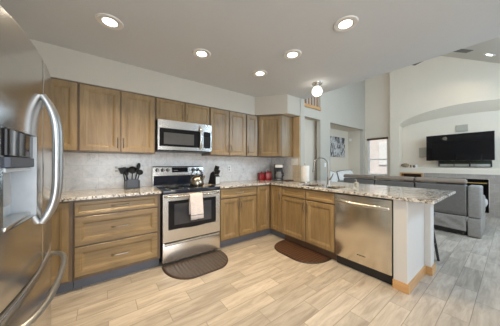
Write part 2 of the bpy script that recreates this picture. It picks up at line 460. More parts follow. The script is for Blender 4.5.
def thing(name, loc, label, cat, group=None, rz=0):
    o = bpy.data.objects.new(name, None); C.collection.objects.link(o)
    o.empty_display_size = 0.1
    o.location = loc; o.rotation_euler = (0, 0, rz)
    ROOT[o.name] = Matrix.Translation(loc) @ Matrix.Rotation(rz, 4, 'Z')
    return tag(o, label, cat, group)
def struct(name, mb, mat, parent=None, smooth=False): return mb.build(name, mat, parent, smooth, kind='structure')
def dup(root, loc, label, group=None, rz=None):
    r = root.copy(); C.collection.objects.link(r); r.location = loc
    if rz is not None: r.rotation_euler = (0, 0, rz)
    r['label'] = label
    if group: r['group'] = group
    for ch in list(root.children):
        c = ch.copy(); C.collection.objects.link(c); c.parent = r
        for g in list(ch.children):
            d = g.copy(); C.collection.objects.link(d); d.parent = c
    return r
fXZ = lambda y: (lambda u, v, a: Vector((u, a, v)))
def XZ(u, v, a): return Vector((u, a, v))
def YZ(u, v, a): return Vector((a, u, v))
def XY(u, v, a): return Vector((u, v, a))

# ================================================================== SETTING
CEIL = 2.46
struct('floor', MB().box(-1.75, 8.2, -5.6, 2.2, -0.06, 0.0), M['floor'])
struct('ceiling', MB().box(-1.75, 2.49, -5.6, 0.0, CEIL, CEIL+0.12), M['ceiling'])
struct('wall_rear', MB().cells([-1.75, -1.35, 0.75, 2.49], [0, 2.15, CEIL], lambda x, z: not (-1.35 < x < 0.75 and z < 2.15), XZ, -5.72, -5.6), M['wall'])
struct('wall_left', MB().box(-1.75, -1.65, -5.6, 0.0, 0, CEIL), M['wall'])
# long wall along the range and on into the great room, with the hall, the stair opening and the alcove
AL0, AL1, ALZ = 4.69, 6.79, 2.44
def back_inc(x, z):
    if 3.30 < x < 4.21 and z < 2.45: return False
    if 3.30 < x < 4.21 and 2.69 < z < 3.9: return False
    if AL0 < x < AL1 and z < ALZ: return False
    return True
struct('wall_back', MB().cells([-1.75, 2.5, 3.30, 4.21, AL0, AL1, 7.05], [0, ALZ, 2.45, 2.69, 3.9, 5.6], back_inc, XZ, 0.0, 0.12), M['wall'])
struct('wall_alcove', MB().box(AL0-0.1, AL1+0.1, 0.54, 0.64, 0, 2.56).box(AL0-0.1, AL0, 0.12, 0.54, 0, 2.56).box(AL1, AL1+0.1, 0.12, 0.54, 0, 2.56).box(AL0, AL1, 0.12, 0.54, ALZ+0.005, 2.56), M['wall_great'])
struct('wall_hall', MB().box(2.4, 4.585, 0.22, 0.32, 0, 2.57), M['hall'])
struct('wall_stair', MB().box(2.4, 4.58, 1.15, 1.25, 2.40, 4.1), M['hall'])
# stub of wall between kitchen and great room, the header over it
struct('wall_stub', MB().box(2.37, 2.49, -0.80, 0.0, 0, CEIL), M['wall'])
struct('wall_header', MB().box(2.37, 2.49, -5.6, 0.0, CEIL+0.12, 5.6), M['wall'])
# soffit over the wall cabinets
so = [(-1.65, 0), (-1.65, -0.335), (1.655, -0.335), (2.03, -0.79), (2.37, -0.79), (2.37, 0)]
struct('wall_soffit', MB().prism(so, XY, 2.128, CEIL), M['wall'])
struct('wall_backsplash', MB().box(-1.65, 2.36, -0.012, 0.0, 0.914, 1.42).box(2.358, 2.37, -0.62, -0.012, 0.914, 1.372), M['splash'])
struct('trim_backsplash', MB().box(2.358, 2.37, -0.79, -0.62, 0.914, 1.372), M['beige_tile'])
# great room: fireplace breast with arched recess, window wall
BX, NX = 6.70, 7.00
YL, YR, ZL = -1.07, -3.77, 1.13
def arch_pts(spring, rise, n=28):
    return [(YL+(YR-YL)*i/n, spring+rise*(1-((2*i/n-1)**2))**0.72) for i in range(n+1)]
fr_arch, bk_arch = arch_pts(2.44, 0.32), arch_pts(2.38, 0.155)
b = MB(); bm = b.bm
TOPZ = 5.6
out = [(p[0], TOPZ) for p in fr_arch]
for i in range(len(fr_arch)-1):
    a, c = fr_arch[i], fr_arch[i+1]; a2, c2 = bk_arch[i], bk_arch[i+1]
    b.quad([(BX, a[0], a[1]), (BX, c[0], c[1]), (BX, c[0], TOPZ), (BX, a[0], TOPZ)])
    b.quad([(BX, a[0], a[1]), (NX, a2[0], a2[1]), (NX, c2[0], c2[1]), (BX, c[0], c[1])])
    b.quad([(NX, a2[0], ZL), (NX, c2[0], ZL), (NX, c2[0], c2[1]), (NX, a2[0], a2[1])])
    b.quad([(BX, a[0], ZL), (BX, c[0], ZL), (NX, c[0], ZL), (NX, a[0], ZL)])
for y in (YL, YR):
    a, a2 = (fr_arch[0], bk_arch[0]) if y == YL else (fr_arch[-1], bk_arch[-1])
    b.quad([(BX, y, ZL), (NX, y, ZL), (NX, y, a2[1]), (BX, y, a[1])])
YB = -0.835
b.quad([(BX, YB, 0), (BX, YL, 0), (BX, YL, TOPZ), (BX, YB, TOPZ)])
b.quad([(BX, YB, 0), (7.05, YB, 0), (7.05, YB, TOPZ), (BX, YB, TOPZ)])
b.quad([(BX, YR, 0), (BX, -4.4, 0), (BX, -4.4, TOPZ), (BX, YR, TOPZ)])
# front below the recess with the cubby hole and the firebox left open
b.cells([YR, -2.82, -1.90, -1.62, -1.09, YL], [0, 0.08, 0.62, 0.87, 0.975, ZL], lambda y, z: not ((-1.62 < y < -1.09 and 0.62 < z < 0.975) or (-2.82 < y < -1.90 and 0.08 < z < 0.87)), YZ, BX, BX+0.02)
bmesh.ops.remove_doubles(b.bm, verts=b.bm.verts[:], dist=0.0005)
struct('wall_fireplace', b, M['wall_great'], smooth=30)
b = MB().cells([YR, -2.82, -1.90, -1.64], [0, 0.08, 0.87, 0.985], lambda y, z: not (-2.82 < y < -1.90 and 0.08 < z < 0.87), YZ, BX-0.015, BX)
struct('trim_fireplace', b, M['tile'])
WY0, WY1, WZ0, WZ1 = -0.69, -0.085, 0.86, 2.13
struct('wall_window', MB().cells([-0.90, WY0, WY1, 0.0], [0, WZ0, WZ1, 5.6], lambda y, z: not (WY0 < y < WY1 and WZ0 < z < WZ1), YZ, 6.92, 7.05), M['wall_great'])
w = struct('window_1', MB().cells([WY0, WY0+0.035, WY1-0.035, WY1], [WZ0, WZ0+0.04, 1.37, 1.41, WZ1-0.04, WZ1], lambda y, z: not (WY0+0.035 < y < WY1-0.035 and (WZ0+0.04 < z < 1.37 or 1.41 < z < WZ1-0.04)), YZ, 6.965, 7.01), M['trim_white'])
MB().box(6.985, 6.99, WY0+0.03, WY1-0.03, WZ0+0.03, WZ1-0.03).build('window_pane', M['glass'], w)
o = MB().box(6.895, 6.96, WY0-0.015, WY1+0.015, 2.06, 2.125, 0.004).build('blind_headrail', M['bronze'])
tag(o, 'dark brown wooden blind headrail across the top of the great room window', 'window blind')
# vaulted ceiling over the great room
VZ = lambda y: 3.53+0.62*(y+2.99)
b = MB(); b.prism([(0.0, VZ(0)), (-4.4, VZ(-4.4)), (-4.4, VZ(-4.4)+0.12), (0.0, VZ(0)+0.12)], YZ, 2.37, 7.05)
struct('ceiling_vault', b, M['vault'])
# peninsula end wall and pony wall, with oak baseboard
b = MB().box(1.765, 2.36, -2.555, -2.437, 0, 0.8835, 0.008).box(2.36, 2.50, -2.61, -0.801, 0, 0.8835, 0.008)
struct('wall_peninsula', b, M['white_panel'])
bb = [(1.752, -2.437), (1.752, -2.568), (2.348, -2.568), (2.348, -2.623), (2.513, -2.623), (2.513, -0.80), (2.50, -0.80), (2.50, -2.61), (2.36, -2.61), (2.36, -2.555), (1.765, -2.555), (1.765, -2.437)]
struct('baseboard_peninsula', MB().prism(bb, XY, 0.0, 0.088), M['oak'])

# pale neighbouring house outside the window
t = thing('neighbour_house', (10.5, 0.4, 0), 'pale neighbouring house wall seen through the great room window', 'house')
MB().box(10.5, 10.9, -3.5, 6.0, 0, 3.4).build('siding', M['house'], t)
for y0 in (0.05, 2.0):
    MB().cells([y0, y0+0.06, y0+0.74, y0+0.8], [1.2, 1.26, 2.24, 2.3], lambda y, z: True, YZ, 10.46, 10.5).build('window', M['trim_white'], t)

# ================================================================== CABINETS
DP = [(0, 0), (0, 0.015), (0.004, 0.019), (0.046, 0.019), (0.049, 0.0165), (0.056, 0.0165), (0.070, 0.0085), (0.074, 0.0085), (0.076, 0.0065)]
DPS = [(0, 0), (0, 0.016), (0.003, 0.019), (0.022, 0.019), (0.025, 0.0165), (0.030, 0.0165), (0.038, 0.0095), (0.040, 0.0080)]
def front(root, name, O, U, Z0, Z1, Nn, mat, prof=DP):
    O = Vector((O[0], O[1], Z0))
    return MB().panel(O, U, (0, 0, Z1-Z0), Nn, prof).build(name, mat, root)
def pull(parent, P, D, Nn, ln=0.13, mat=None, rad=0.005):
    """arched bar pull at P along D"""
    P, D, Nn = Vector(P), Vector(D).normalized(), Vector(Nn).normalized()
    pts = []
    for i in range(11):
        s = i/10*2-1
        pts.append(P+D*(s*ln/2)+Nn*(0.026*(1-abs(s)**6)))
    m = MB().tube(pts, rad, 8)
    return m.build('handle', mat or M['pull'], parent, True)
FN = (0, -1, 0)      # doors of the back run face the room
PNv = (-1, 0, 0)     # doors of the peninsula face the range side
def base_run(name, x0, x1, label, group='base cabinets along the back wall', kick=True):
    t = thing(name, ((x0+x1)/2, -0.31, 0), label, 'cabinet', group)
    MB().box(x0+0.001, x1-0.001, -0.621, -0.004, 0.105, 0.882).build('carcass', M['carcass'], t)
    MB().box(x0+0.001, x1-0.001, -0.565, -0.50, 0.0, 0.105).build('toe_kick', M['kick'], t)
    return t
YF = -0.621
# far left base cabinet beside the fridge
t = base_run('base_cabinet', -1.40, -0.795, 'brown base cabinet with one full door showing between fridge and drawer stack')
front(t, 'door', (-1.38, YF), (0.555, 0, 0), 0.125, 0.868, FN, M['wood_v'])
# drawer stack
t = base_run('drawer_cabinet', -0.793, -0.012, 'brown base cabinet with three drawers left of the range')
for z0, z1 in ((0.730, 0.862), (0.437, 0.714), (0.140, 0.421)):
    d = front(t, 'drawer', (-0.782, YF), (0.735, 0, 0), z0, z1, FN, M['wood_h'], DPS if z1-z0 < 0.2 else DP)
    pull(d, (-0.41, YF-0.018, (z0+z1)/2), (1, 0, 0), FN, 0.16)
# right of the range
t = base_run('base_cabinet', 0.773, 1.462, 'brown base cabinet with one wide drawer over two doors right of the range')
d = front(t, 'drawer', (0.795, YF), (0.660, 0, 0), 0.735, 0.862, FN, M['wood_h'], DPS)
pull(d, (1.125, YF-0.018, 0.80), (1, 0, 0), FN, 0.13)
d = front(t, 'door', (0.795, YF), (0.312, 0, 0), 0.125, 0.715, FN, M['wood_v']); pull(d, (1.082, YF-0.018, 0.62), (0, 0, 1), FN, 0.12, M['dark_pull'])
d = front(t, 'door', (1.118, YF), (0.337, 0, 0), 0.125, 0.715, FN, M['wood_v']); pull(d, (1.143, YF-0.018, 0.62), (0, 0, 1), FN, 0.12, M['dark_pull'])
# corner cabinet of the L
t = thing('corner_base_cabinet', (1.95, -0.4, 0), 'brown corner base cabinet with two doors meeting in the inside corner', 'cabinet', 'base cabinets along the back wall')
L_ = [(1.464, -0.004), (1.464, -0.621), (1.769, -0.621), (1.769, -0.912), (2.355, -0.912), (2.355, -0.004)]
MB().prism(L_, XY, 0.105, 0.882).build('carcass', M['carcass'], t)
MB().box(1.464, 1.835, -0.565, -0.50, 0, 0.105).box(1.83, 1.89, -0.912, -0.565, 0, 0.105).build('toe_kick', M['kick'], t)
front(t, 'door', (1.474, YF), (0.262, 0, 0), 0.125, 0.862, FN, M['wood_v'])
XF = 1.769
d = front(t, 'door', (XF, -0.656), (0, -0.252, 0), 0.125, 0.862, PNv, M['wood_v']); pull(d, (XF-0.018, -0.885, 0.70), (0, 0, 1), PNv, 0.12, M['dark_pull'])
# sink base
t = thing('sink_base_cabinet', (2.06, -1.37, 0), 'brown sink base cabinet with two drawer fronts over two doors in the peninsula', 'cabinet')
MB().cells([1.769, 1.80, 2.335, 2.355], [-1.823, -1.803, -0.934, -0.914], lambda x, y: not (1.80 < x < 2.335 and -1.803 < y < -0.934), XY, 0.12, 0.882).box(1.769, 2.355, -1.823, -0.914, 0.105, 0.12).build('carcass', M['carcass'], t)
MB().box(1.83, 1.89, -1.823, -0.914, 0, 0.105).build('toe_kick', M['kick_brown'], t)
for y0, y1, hy in ((-0.925, -1.378, -1.352), (-1.392, -1.818, -1.418)):
    front(t, 'false_drawer_front', (XF, y0), (0, y1-y0, 0), 0.735, 0.862, PNv, M['wood_h'], DPS)
    d = front(t, 'door', (XF, y0), (0, y1-y0, 0), 0.125, 0.715, PNv, M['wood_v'])
    pull(d, (XF-0.018, hy, 0.62), (0, 0, 1), PNv, 0.13, M['dark_pull'])

# wall cabinets
UY = -0.325
def upper(name, x0, x1, z0, z1, label, doors):
    t = thing(name, ((x0+x1)/2, -0.16, z0), label, 'cabinet', 'wall cabinets under the soffit')
    MB().box(x0+0.001, x1-0.001, UY, -0.013, z0, z1).build('carcass', M['carcass'], t)
    for a, b_, hx in doors:
        d = front(t, 'door', (a, UY), (b_-a, 0, 0), z0+0.008, z1-0.018, FN, M['wood_v'], DP if z1-z0 > 0.4 else DPS)
        if hx is not None: pull(d, (hx, UY-0.018, z0+(0.115 if z1-z0 > 0.4 else 0.085)), (0, 0, 1), FN, 0.12 if z1-z0 > 0.4 else 0.09, M['dark_pull'])
    return t
UZ0, UZ1 = 1.372, 2.126
upper('wall_cabinet', -1.19, -0.785, UZ0, UZ1, 'brown single-door wall cabinet partly hidden behind the fridge', [(-1.18, -0.792, None)])
upper('wall_cabinet', -0.783, -0.012, UZ0, UZ1, 'brown double-door wall cabinet left of the microwave', [(-0.772, -0.402, -0.425), (-0.392, -0.022, -0.367)])
upper('wall_cabinet', -0.010, 0.764, 1.826, UZ1, 'short brown double-door wall cabinet above the microwave', [(0.0, 0.37, 0.345), (0.382, 0.752, 0.405)])
upper('wall_cabinet', 0.766, 1.462, UZ0, UZ1, 'brown double-door wall cabinet right of the microwave', [(0.776, 1.104, 1.080), (1.116, 1.452, 1.142)])
upper('wall_cabinet', 1.464, 1.70, UZ0, UZ1, 'narrow brown single-door wall cabinet beside the diagonal corner cabinet', [(1.474, 1.715, 1.498)])
t = thing('corner_wall_cabinet', (2.1, -0.25, UZ0), 'brown diagonal corner wall cabinet above the coffee maker', 'cabinet', 'wall cabinets under the soffit')
cc = [(1.715, -0.013), (1.73, -0.34), (2.03, -0.64), (2.356, -0.64), (2.356, -0.013)]
MB().prism(cc, XY, UZ0, UZ1).build('carcass', M['carcass'], t)
dv = Vector((0.30, -0.30, 0)); dn = Vector((-1, -1, 0)).normalized()
d = front(t, 'door', Vector((1.735, -0.345, 0))+dv*0.03, dv*0.94, UZ0+0.008, UZ1-0.018, dn, M['wood_v'])
pull(d, Vector((1.735, -0.345, UZ0+0.115))+dv*0.10+dn*0.018, (0, 0, 1), dn, 0.12, M['dark_pull'])
front(t, 'side_panel', (2.04, -0.64), (0.31, 0, 0), UZ0+0.002, UZ1-0.01, FN, M['wood_v'], [(0, 0), (0, 0.004)])
MB().box(2.352, 2.369, -0.79, -0.642, UZ0+0.003, UZ1-0.004).build('tan_strip', M['pale_wood'], t)['label'] = 'pale tan strip at the end of the stub wall'  # tan grained strip laid over the end of the stub wall

# ================================================================== COUNTERTOPS, SINK
ZT0, ZT1 = 0.884, 0.914
o = MB().box(-1.64, -0.006, -0.662, -0.013, ZT0, ZT1, 0.004).build('countertop', M['granite'])
tag(o, 'speckled granite countertop slab between fridge and range', 'countertop', 'granite countertops')
SX0, SX1 = 1.83, 2.19
bowls = ((-1.46, -1.12), (-1.79, -1.50))
def ct(x, y):
    if y > -0.662: ok = 0.768 < x < 2.357
    elif y > -0.82: ok = 1.728 < x < 2.357
    else: ok = 1.728 < x < 2.805
    for y0, y1 in bowls:
        if SX0 < x < SX1 and y0 < y < y1: ok = False
    return ok
o = MB().cells([0.768, 1.728, SX0, SX1, 2.357, 2.805], sorted([-0.013, -0.662, -0.82, -1.12, -1.46, -1.50, -1.79, -2.75]), ct, XY, ZT0, ZT1).build('countertop', M['granite'])
md = o.modifiers.new('bevel', 'BEVEL'); md.width = 0.004; md.segments = 2; md.limit_method = 'ANGLE'
tag(o, 'long L-shaped granite countertop from the range round onto the peninsula bar', 'countertop', 'granite countertops')
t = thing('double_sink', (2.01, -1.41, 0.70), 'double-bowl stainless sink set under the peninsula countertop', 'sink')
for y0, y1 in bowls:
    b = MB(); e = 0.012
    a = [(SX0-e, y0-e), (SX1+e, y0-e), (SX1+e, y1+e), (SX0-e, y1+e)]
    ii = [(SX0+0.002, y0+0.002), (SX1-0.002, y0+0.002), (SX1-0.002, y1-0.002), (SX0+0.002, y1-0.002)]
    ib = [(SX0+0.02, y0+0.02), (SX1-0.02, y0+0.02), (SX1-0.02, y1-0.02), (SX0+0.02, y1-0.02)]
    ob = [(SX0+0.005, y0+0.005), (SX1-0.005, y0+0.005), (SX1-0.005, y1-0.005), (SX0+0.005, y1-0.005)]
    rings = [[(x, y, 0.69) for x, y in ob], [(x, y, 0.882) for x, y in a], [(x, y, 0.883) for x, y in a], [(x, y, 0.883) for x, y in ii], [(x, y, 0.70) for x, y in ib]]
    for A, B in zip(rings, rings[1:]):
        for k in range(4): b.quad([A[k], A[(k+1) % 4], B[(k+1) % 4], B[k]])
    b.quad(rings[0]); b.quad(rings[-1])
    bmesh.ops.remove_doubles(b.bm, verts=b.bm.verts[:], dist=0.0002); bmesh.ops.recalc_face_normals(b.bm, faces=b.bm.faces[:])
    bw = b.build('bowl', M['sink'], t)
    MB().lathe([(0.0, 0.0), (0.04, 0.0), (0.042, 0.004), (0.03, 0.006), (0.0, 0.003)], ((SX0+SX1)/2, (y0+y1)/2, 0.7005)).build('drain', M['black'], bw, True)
# faucet
t = thing('kitchen_faucet', (2.275, -1.42, ZT1), 'tall brushed gooseneck kitchen faucet with side lever behind the sink', 'faucet')
MB().lathe([(0.0, 0), (0.028, 0), (0.028, 0.008), (0.020, 0.02), (0.018, 0.11), (0.013, 0.12), (0, 0.12)], (2.275, -1.42, ZT1)).build('base', M['nickel'], t, True)
P0 = Vector((2.275, -1.42, ZT1+0.11)); dr = Vector((-0.215, 0.11, 0)); pts = [P0, P0+Vector((0, 0, 0.08)), P0+Vector((0, 0, 0.17))]
rad = dr.length/2; dn_ = dr.normalized()
for i in range(1, 13):
    a = PI*i/12*1.02
    pts.append(P0+Vector((0, 0, 0.19))+dn_*(rad-rad*math.cos(a))+Vector((0, 0, rad*math.sin(a)*0.98)))
pts.append(pts[-1]+Vector((-0.004, 0.002, -0.035)))
MB().tube(pts, 0.0125, 12).build('spout', M['nickel'], t, True)
MB().tube([pts[-1]+Vector((0, 0, 0.005)), pts[-1]+Vector((-0.004, 0.002, -0.055)), pts[-1]+Vector((-0.005, 0.0025, -0.065))], [0.014, 0.0165, 0.012], 12).build('spray_head', M['nickel'], t, True)
MB().tube([(2.275, -1.437, ZT1+0.075), (2.275, -1.455, ZT1+0.085), (2.272, -1.485, ZT1+0.13), (2.268, -1.505, ZT1+0.175)], [0.013, 0.011, 0.008, 0.006], 10).build('lever', M['nickel'], t, True)

# ================================================================== DISHWASHER
t = thing('dishwasher', (2.05, -2.13, 0), 'stainless dishwasher with bar handle at the end of the peninsula', 'dishwasher')
MB().box(1.79, 2.34, -2.433, -1.827, 0.10, 0.872).build('tub_housing', M['black'], t)
MB().box(1.80, 1.86, -2.433, -1.827, 0.0, 0.10).build('toe_kick', M['black'], t)
dw = MB().box(1.748, 1.79, -2.430, -1.831, 0.112, 0.868, 0.005).build('door_panel', M['steel_v'], t, True)
pts = []
for i in range(15):
    s = i/14*2-1
    pts.append((1.748-0.048*(1-abs(s)**4)-0.002, -2.13+s*0.275, 0.785+0.005*s))
MB().tube(pts, 0.016, 10, ry=0.010, up=(0, 0, 1)).build('handle', M['handle'], dw, True)
MB().box(1.7465, 1.7485, -2.185, -2.095, 0.205, 0.215).build('maker_badge', M['dark_pull'], dw)

# ================================================================== RANGE
t = thing('range_oven', (0.381, -0.35, 0), 'stainless electric range with black glass cooktop between the base cabinets', 'range')
MB().box(0.003, 0.759, -0.64, -0.03, 0.03, 0.875).build('body', M['black'], t)
for x in (0.05, 0.71):
    for y in (-0.58, -0.10): MB().lathe([(0, 0), (0.02, 0), (0.02, 0.03), (0, 0.03)], (x, y, 0), seg=12).build('foot', M['black'], t)
MB().box(0.001, 0.763, -0.690, -0.105, 0.872, 0.918, 0.008, 3).build('cooktop', M['navy_glass'], t, True)
for x, y, r in ((0.19, -0.24, 0.075), (0.57, -0.24, 0.095), (0.19, -0.51, 0.11), (0.57, -0.51, 0.085)):
    MB().lathe([(r-0.004, 0.0), (r, 0.0), (r, 0.0008), (r-0.004, 0.0008), (r-0.004, 0.0)], (x, y, 0.9182), seg=36).build('burner_ring', M['grey_plastic'], t)
# backguard
bgd = MB().prism([(-0.03, 0.919), (-0.095, 0.919), (-0.100, 1.075), (-0.085, 1.185), (-0.070, 1.20), (-0.03, 1.20)], lambda u, v, a: Vector((a, u, v)), 0.002, 0.762).build('backguard', M['steel'], t)
MB().box(0.012, 0.752, -0.103, -0.094, 0.925, 1.062, 0.002).build('backguard_apron', M['navy_glass'], bgd)
def on_guard(z): return -0.100+0.015*(z-1.075)/0.11
dsp = MB().box(0.265, 0.505, -0.0965, -0.082, 1.108, 1.182, 0.002).build('control_display', M['black_glass'], bgd)
for k in range(4): MB().box(0.29+k*0.016, 0.302+k*0.016, -0.0975, -0.0964, 1.135, 1.142).build('clock_button', M['grey_plastic'], dsp)
for x in (0.062, 0.135, 0.205, 0.592, 0.665):
    k = MB().lathe([(0.0, 0.0), (0.026, 0.0), (0.026, -0.008), (0.021, -0.012), (0.019, -0.034), (0, -0.036)], (x, -0.088, 1.145), 'y', 20).build('knob', M['black'] if x < 0.3 else M['soft_black'], bgd, True)
    MB().box(x-0.004, x+0.004, -0.128, -0.122, 1.127, 1.165, 0.001).build('grip', M['handle'], k)
# oven door
dr_ = MB()
dr_.cells([0.004, 0.065, 0.695, 0.758], [0.292, 0.435, 0.785, 0.868], lambda x, z: not (0.065 < x < 0.695 and 0.435 < z < 0.785), XZ, -0.640, -0.682)
door = dr_.build('oven_door', M['steel'], t)
win = [(0.065, 0.785), (0.065, 0.455)]+[(0.065+0.63*i/12, 0.455-0.028*math.sin(PI*i/12)) for i in range(13)]+[(0.695, 0.455), (0.695, 0.785)]
wpts = []
for p in win:
    if not wpts or (Vector(p)-Vector(wpts[-1])).length > 1e-5: wpts.append(p)
MB().prism(wpts, XZ, -0.650, -0.685).build('window_surround', M['black_glass'], door)
MB().box(0.135, 0.625, -0.6865, -0.684, 0.487, 0.745, 0.0008).build('window_pane', M['oven_glass'], door)
pts = [(0.381+s*0.355, -0.682-0.052*(1-abs(s)**8), 0.842) for s in [i/14*2-1 for i in range(15)]]
MB().tube(pts, 0.013, 12).build('handle', M['handle'], door, True)
dd = MB().box(0.004, 0.758, -0.682, -0.64, 0.05, 0.283, 0.004).build('storage_drawer', M['steel'], t, True)
MB().prism([(-0.682, 0.283), (-0.700, 0.279), (-0.702, 0.262), (-0.694, 0.252), (-0.682, 0.250)], lambda u, v, a: Vector((a, u, v)), 0.02, 0.742).build('drawer_lip', M['handle'], dd, True)
# towel on the oven handle
b = MB(); prof = []
HX, HZ, HR = -0.734, 0.842, 0.0165
prof += [(HX+HR+0.001, 0.60+0.02*k*12/10) for k in range(0)]
prof = [(HX+HR, 0.60), (HX+HR, 0.70), (HX+HR, 0.80), (HX+HR, 0.842)]+[(HX+HR*math.cos(a), HZ+HR*math.sin(a)) for a in [PI*i/8 for i in range(1, 8)]]+[(HX-HR, 0.842), (HX-HR, 0.80), (HX-HR-0.003, 0.72), (HX-HR-0.004, 0.64), (HX-HR-0.002, 0.575), (HX-HR, 0.535)]
TX0, TX1 = 0.305, 0.470; nx = 16
rows = []
for j, (y, z) in enumerate(prof):
    front_ = j > 10
    row = []
    for i in range(nx+1):
        u = i/nx; k = max(0, (0.84-z)/0.3) if z < 0.84 else 0
        x = TX0+(TX1-TX0)*u+k*0.012*(1 if front_ else 0)
        wv = 0.005*math.sin(u*11+1.3)*k
        row.append(b.bm.verts.new((x, y+(wv-0.006*k if front_ else -wv*0.3), z+(0.006*(u-0.5) if z < 0.56 else 0))))
    rows.append(row)
for A, B in zip(rows, rows[1:]):
    for i in range(nx): b.bm.faces.new((A[i], A[i+1], B[i+1], B[i]))
tw = b.build('hand_towel', M['towel'], None, True)
sm = tw.modifiers.new('thick', 'SOLIDIFY'); sm.thickness = 0.004; sm.offset = 0
tag(tw, 'pale pink hand towel hanging over the oven handle', 'towel')
b = MB()
for z0 in (0.583,):
    vs = []
    for i in range(nx+1):
        u = i/nx; x = TX0+(TX1-TX0)*u+0.0105; k = (0.84-z0)/0.3; y = HX-HR-0.0025+0.005*math.sin(u*11+1.3)*k-0.006*k-0.004
        vs.append(((x, y, z0), (x, y, z0+0.012)))
    for a, c in zip(vs, vs[1:]): b.quad([a[0], c[0], c[1], a[1]])
b.build('stripe', M['towel_stripe'], tw)['label'] = 'dark stripe near the hem'

# ================================================================== MICROWAVE
t = thing('microwave', (0.378, -0.2, 1.42), 'stainless over-the-range microwave with black glass door', 'microwave')
MB().box(0.0, 0.757, -0.375, -0.014, 1.420, 1.822).build('housing', M['black'], t)
MB().box(0.02, 0.737, -0.37, -0.05, 1.408, 1.420).build('vent_grille', M['black'], t)
dm = MB().cells([0.002, 0.022, 0.598, 0.606], [1.424, 1.470, 1.712, 1.820], lambda x, z: not (0.022 < x < 0.598 and 1.470 < z < 1.712), XZ, -0.375, -0.412).build('door', M['steel'], t)
MB().box(0.022, 0.598, -0.410, -0.380, 1.470, 1.712).build('door_glass', M['black_glass'], dm)
MB().box(0.075, 0.485, -0.4115, -0.4095, 1.500, 1.655, 0.0005).build('window_pane', M['mw_glass'], dm)
pts = [(0.575, -0.412-0.040*(1-abs(s)**4), 1.62+s*0.165) for s in [i/12*2-1 for i in range(13)]]
MB().tube(pts, 0.014, 12, ry=0.009, up=(1, 0, 0)).build('handle', M['handle'], dm, True)
cp = MB().cells([0.609, 0.630, 0.742, 0.757], [1.424, 1.470, 1.712, 1.820], lambda x, z: not (0.630 < x < 0.742 and 1.470 < z < 1.712), XZ, -0.375, -0.412).build('control_panel', M['steel'], t)
kp = MB().box(0.630, 0.742, -0.4105, -0.380, 1.470, 1.712).build('keypad', M['black_glass'], cp)
for r_ in range(5):
    for c_ in range(3): MB().box(0.645+c_*0.030, 0.665+c_*0.030, -0.4112, -0.4102, 1.49+r_*0.032, 1.508+r_*0.032).build('button', M['soft_black'], kp)

# ================================================================== REFRIGERATOR
YC, HW = -1.80, 0.44
def fx(y): return -0.797-0.034*((y-YC)/HW)**2
t = thing('refrigerator', (-1.2, YC, 0), 'large stainless french-door refrigerator with ice dispenser at the left edge', 'refrigerator')
MB().box(-1.62, -0.905, YC-HW+0.008, YC+HW-0.008, 0.04, 1.735).build('cabinet_body', M['grey_plastic'], t)
MB().box(-1.58, -0.93, YC-HW+0.02, YC+HW-0.02, 0.0, 0.04).build('base_grille', M['black'], t)
def plan(y0, y1, r0=0.022, r1=0.022, extra=()):
    """plan outline of a bowed door front from y0 to y1 (y0 < y1)"""
    P = [(-0.895, y0)]
    for i in range(6):
        a = PI/2*i/5; P.append((fx(y0+r0)-r0*(1-math.sin(a)), y0+r0*(1-math.cos(a))))
    ys = [y0+r0+(y1-y0-r0-r1)*i/14 for i in range(1, 14)]+list(extra)
    for y in sorted(ys): P.append((fx(y), y))
    for i in range(6):
        a = PI/2*i/5; P.append((fx(y1-r1)-r1*(1-math.cos(a)), y1-r1*(1-math.sin(a))))
    P.append((-0.895, y1))
    return P
def fridge_door(name, y0, y1, z0, z1, hole=None):
    P = plan(y0, y1, 0.022 if abs(y0-YC) > 0.1 else 0.005, 0.022 if abs(y1-YC) > 0.1 else 0.005, (hole[0], hole[1]) if hole else ())
    zs = [z0+0.0, z0+0.006]+([hole[2], hole[3]] if hole else [])+[z1-0.012, z1-0.004, z1]
    b = MB(); grid = []
    for z in zs:
        s = 0.012 if z == z1 else (0.003 if z == z1-0.004 else (0.004 if z == z0 else 0))
        grid.append([b.bm.verts.new((x-s if x > -0.89 else x, y, z)) for x, y in P])
    for j in range(len(zs)-1):
        for i in range(len(P)-1):
            ym = (P[i][1]+P[i+1][1])/2; zm = (zs[j]+zs[j+1])/2
            if hole and hole[0] < ym < hole[1] and hole[2] < zm < hole[3]: continue
            b.bm.faces.new((grid[j][i], grid[j][i+1], grid[j+1][i+1], grid[j+1][i]))
        b.bm.faces.new((grid[j][-1], grid[j][0], grid[j+1][0], grid[j+1][-1]))
    b.bm.faces.new(grid[0][::-1]); b.bm.faces.new(grid[-1])
    bmesh.ops.recalc_face_normals(b.bm, faces=b.bm.faces[:])
    return b.build(name, M['steel_fridge'], t, 50)
DH = (-2.175, -1.895, 1.010, 1.355)
dl = fridge_door('door', YC-HW, YC-0.002, 0.755, 1.748, DH)
dr2 = fridge_door('door', YC+0.002, YC+HW, 0.755, 1.748)
dz = fridge_door('freezer_drawer', YC-HW, YC+HW, 0.10, 0.738)
def vbar(y, parent):
    pts = []
    for i in range(25):
        s = i/24*2-1
        z = 1.258+s*0.298
        e = 1-abs(s)**4
        pts.append((fx(y)+0.004+0.049*e, y, z))
    MB().tube(pts, 0.0145, 12, ry=0.012, up=(1, 0, 0)).build('handle', M['fridge_handle'], parent, True)
vbar(YC-0.045, dl); vbar(YC+0.045, dr2)
pts = []
for i in range(25):
    s = i/24*2-1; y = YC+s*0.385
    pts.append((fx(y)+0.002+0.060*(1-abs(s)**6)**0.6, y, 0.672-0.0*s))
MB().tube(pts, 0.013, 12).build('handle', M['fridge_handle'], dz, True)
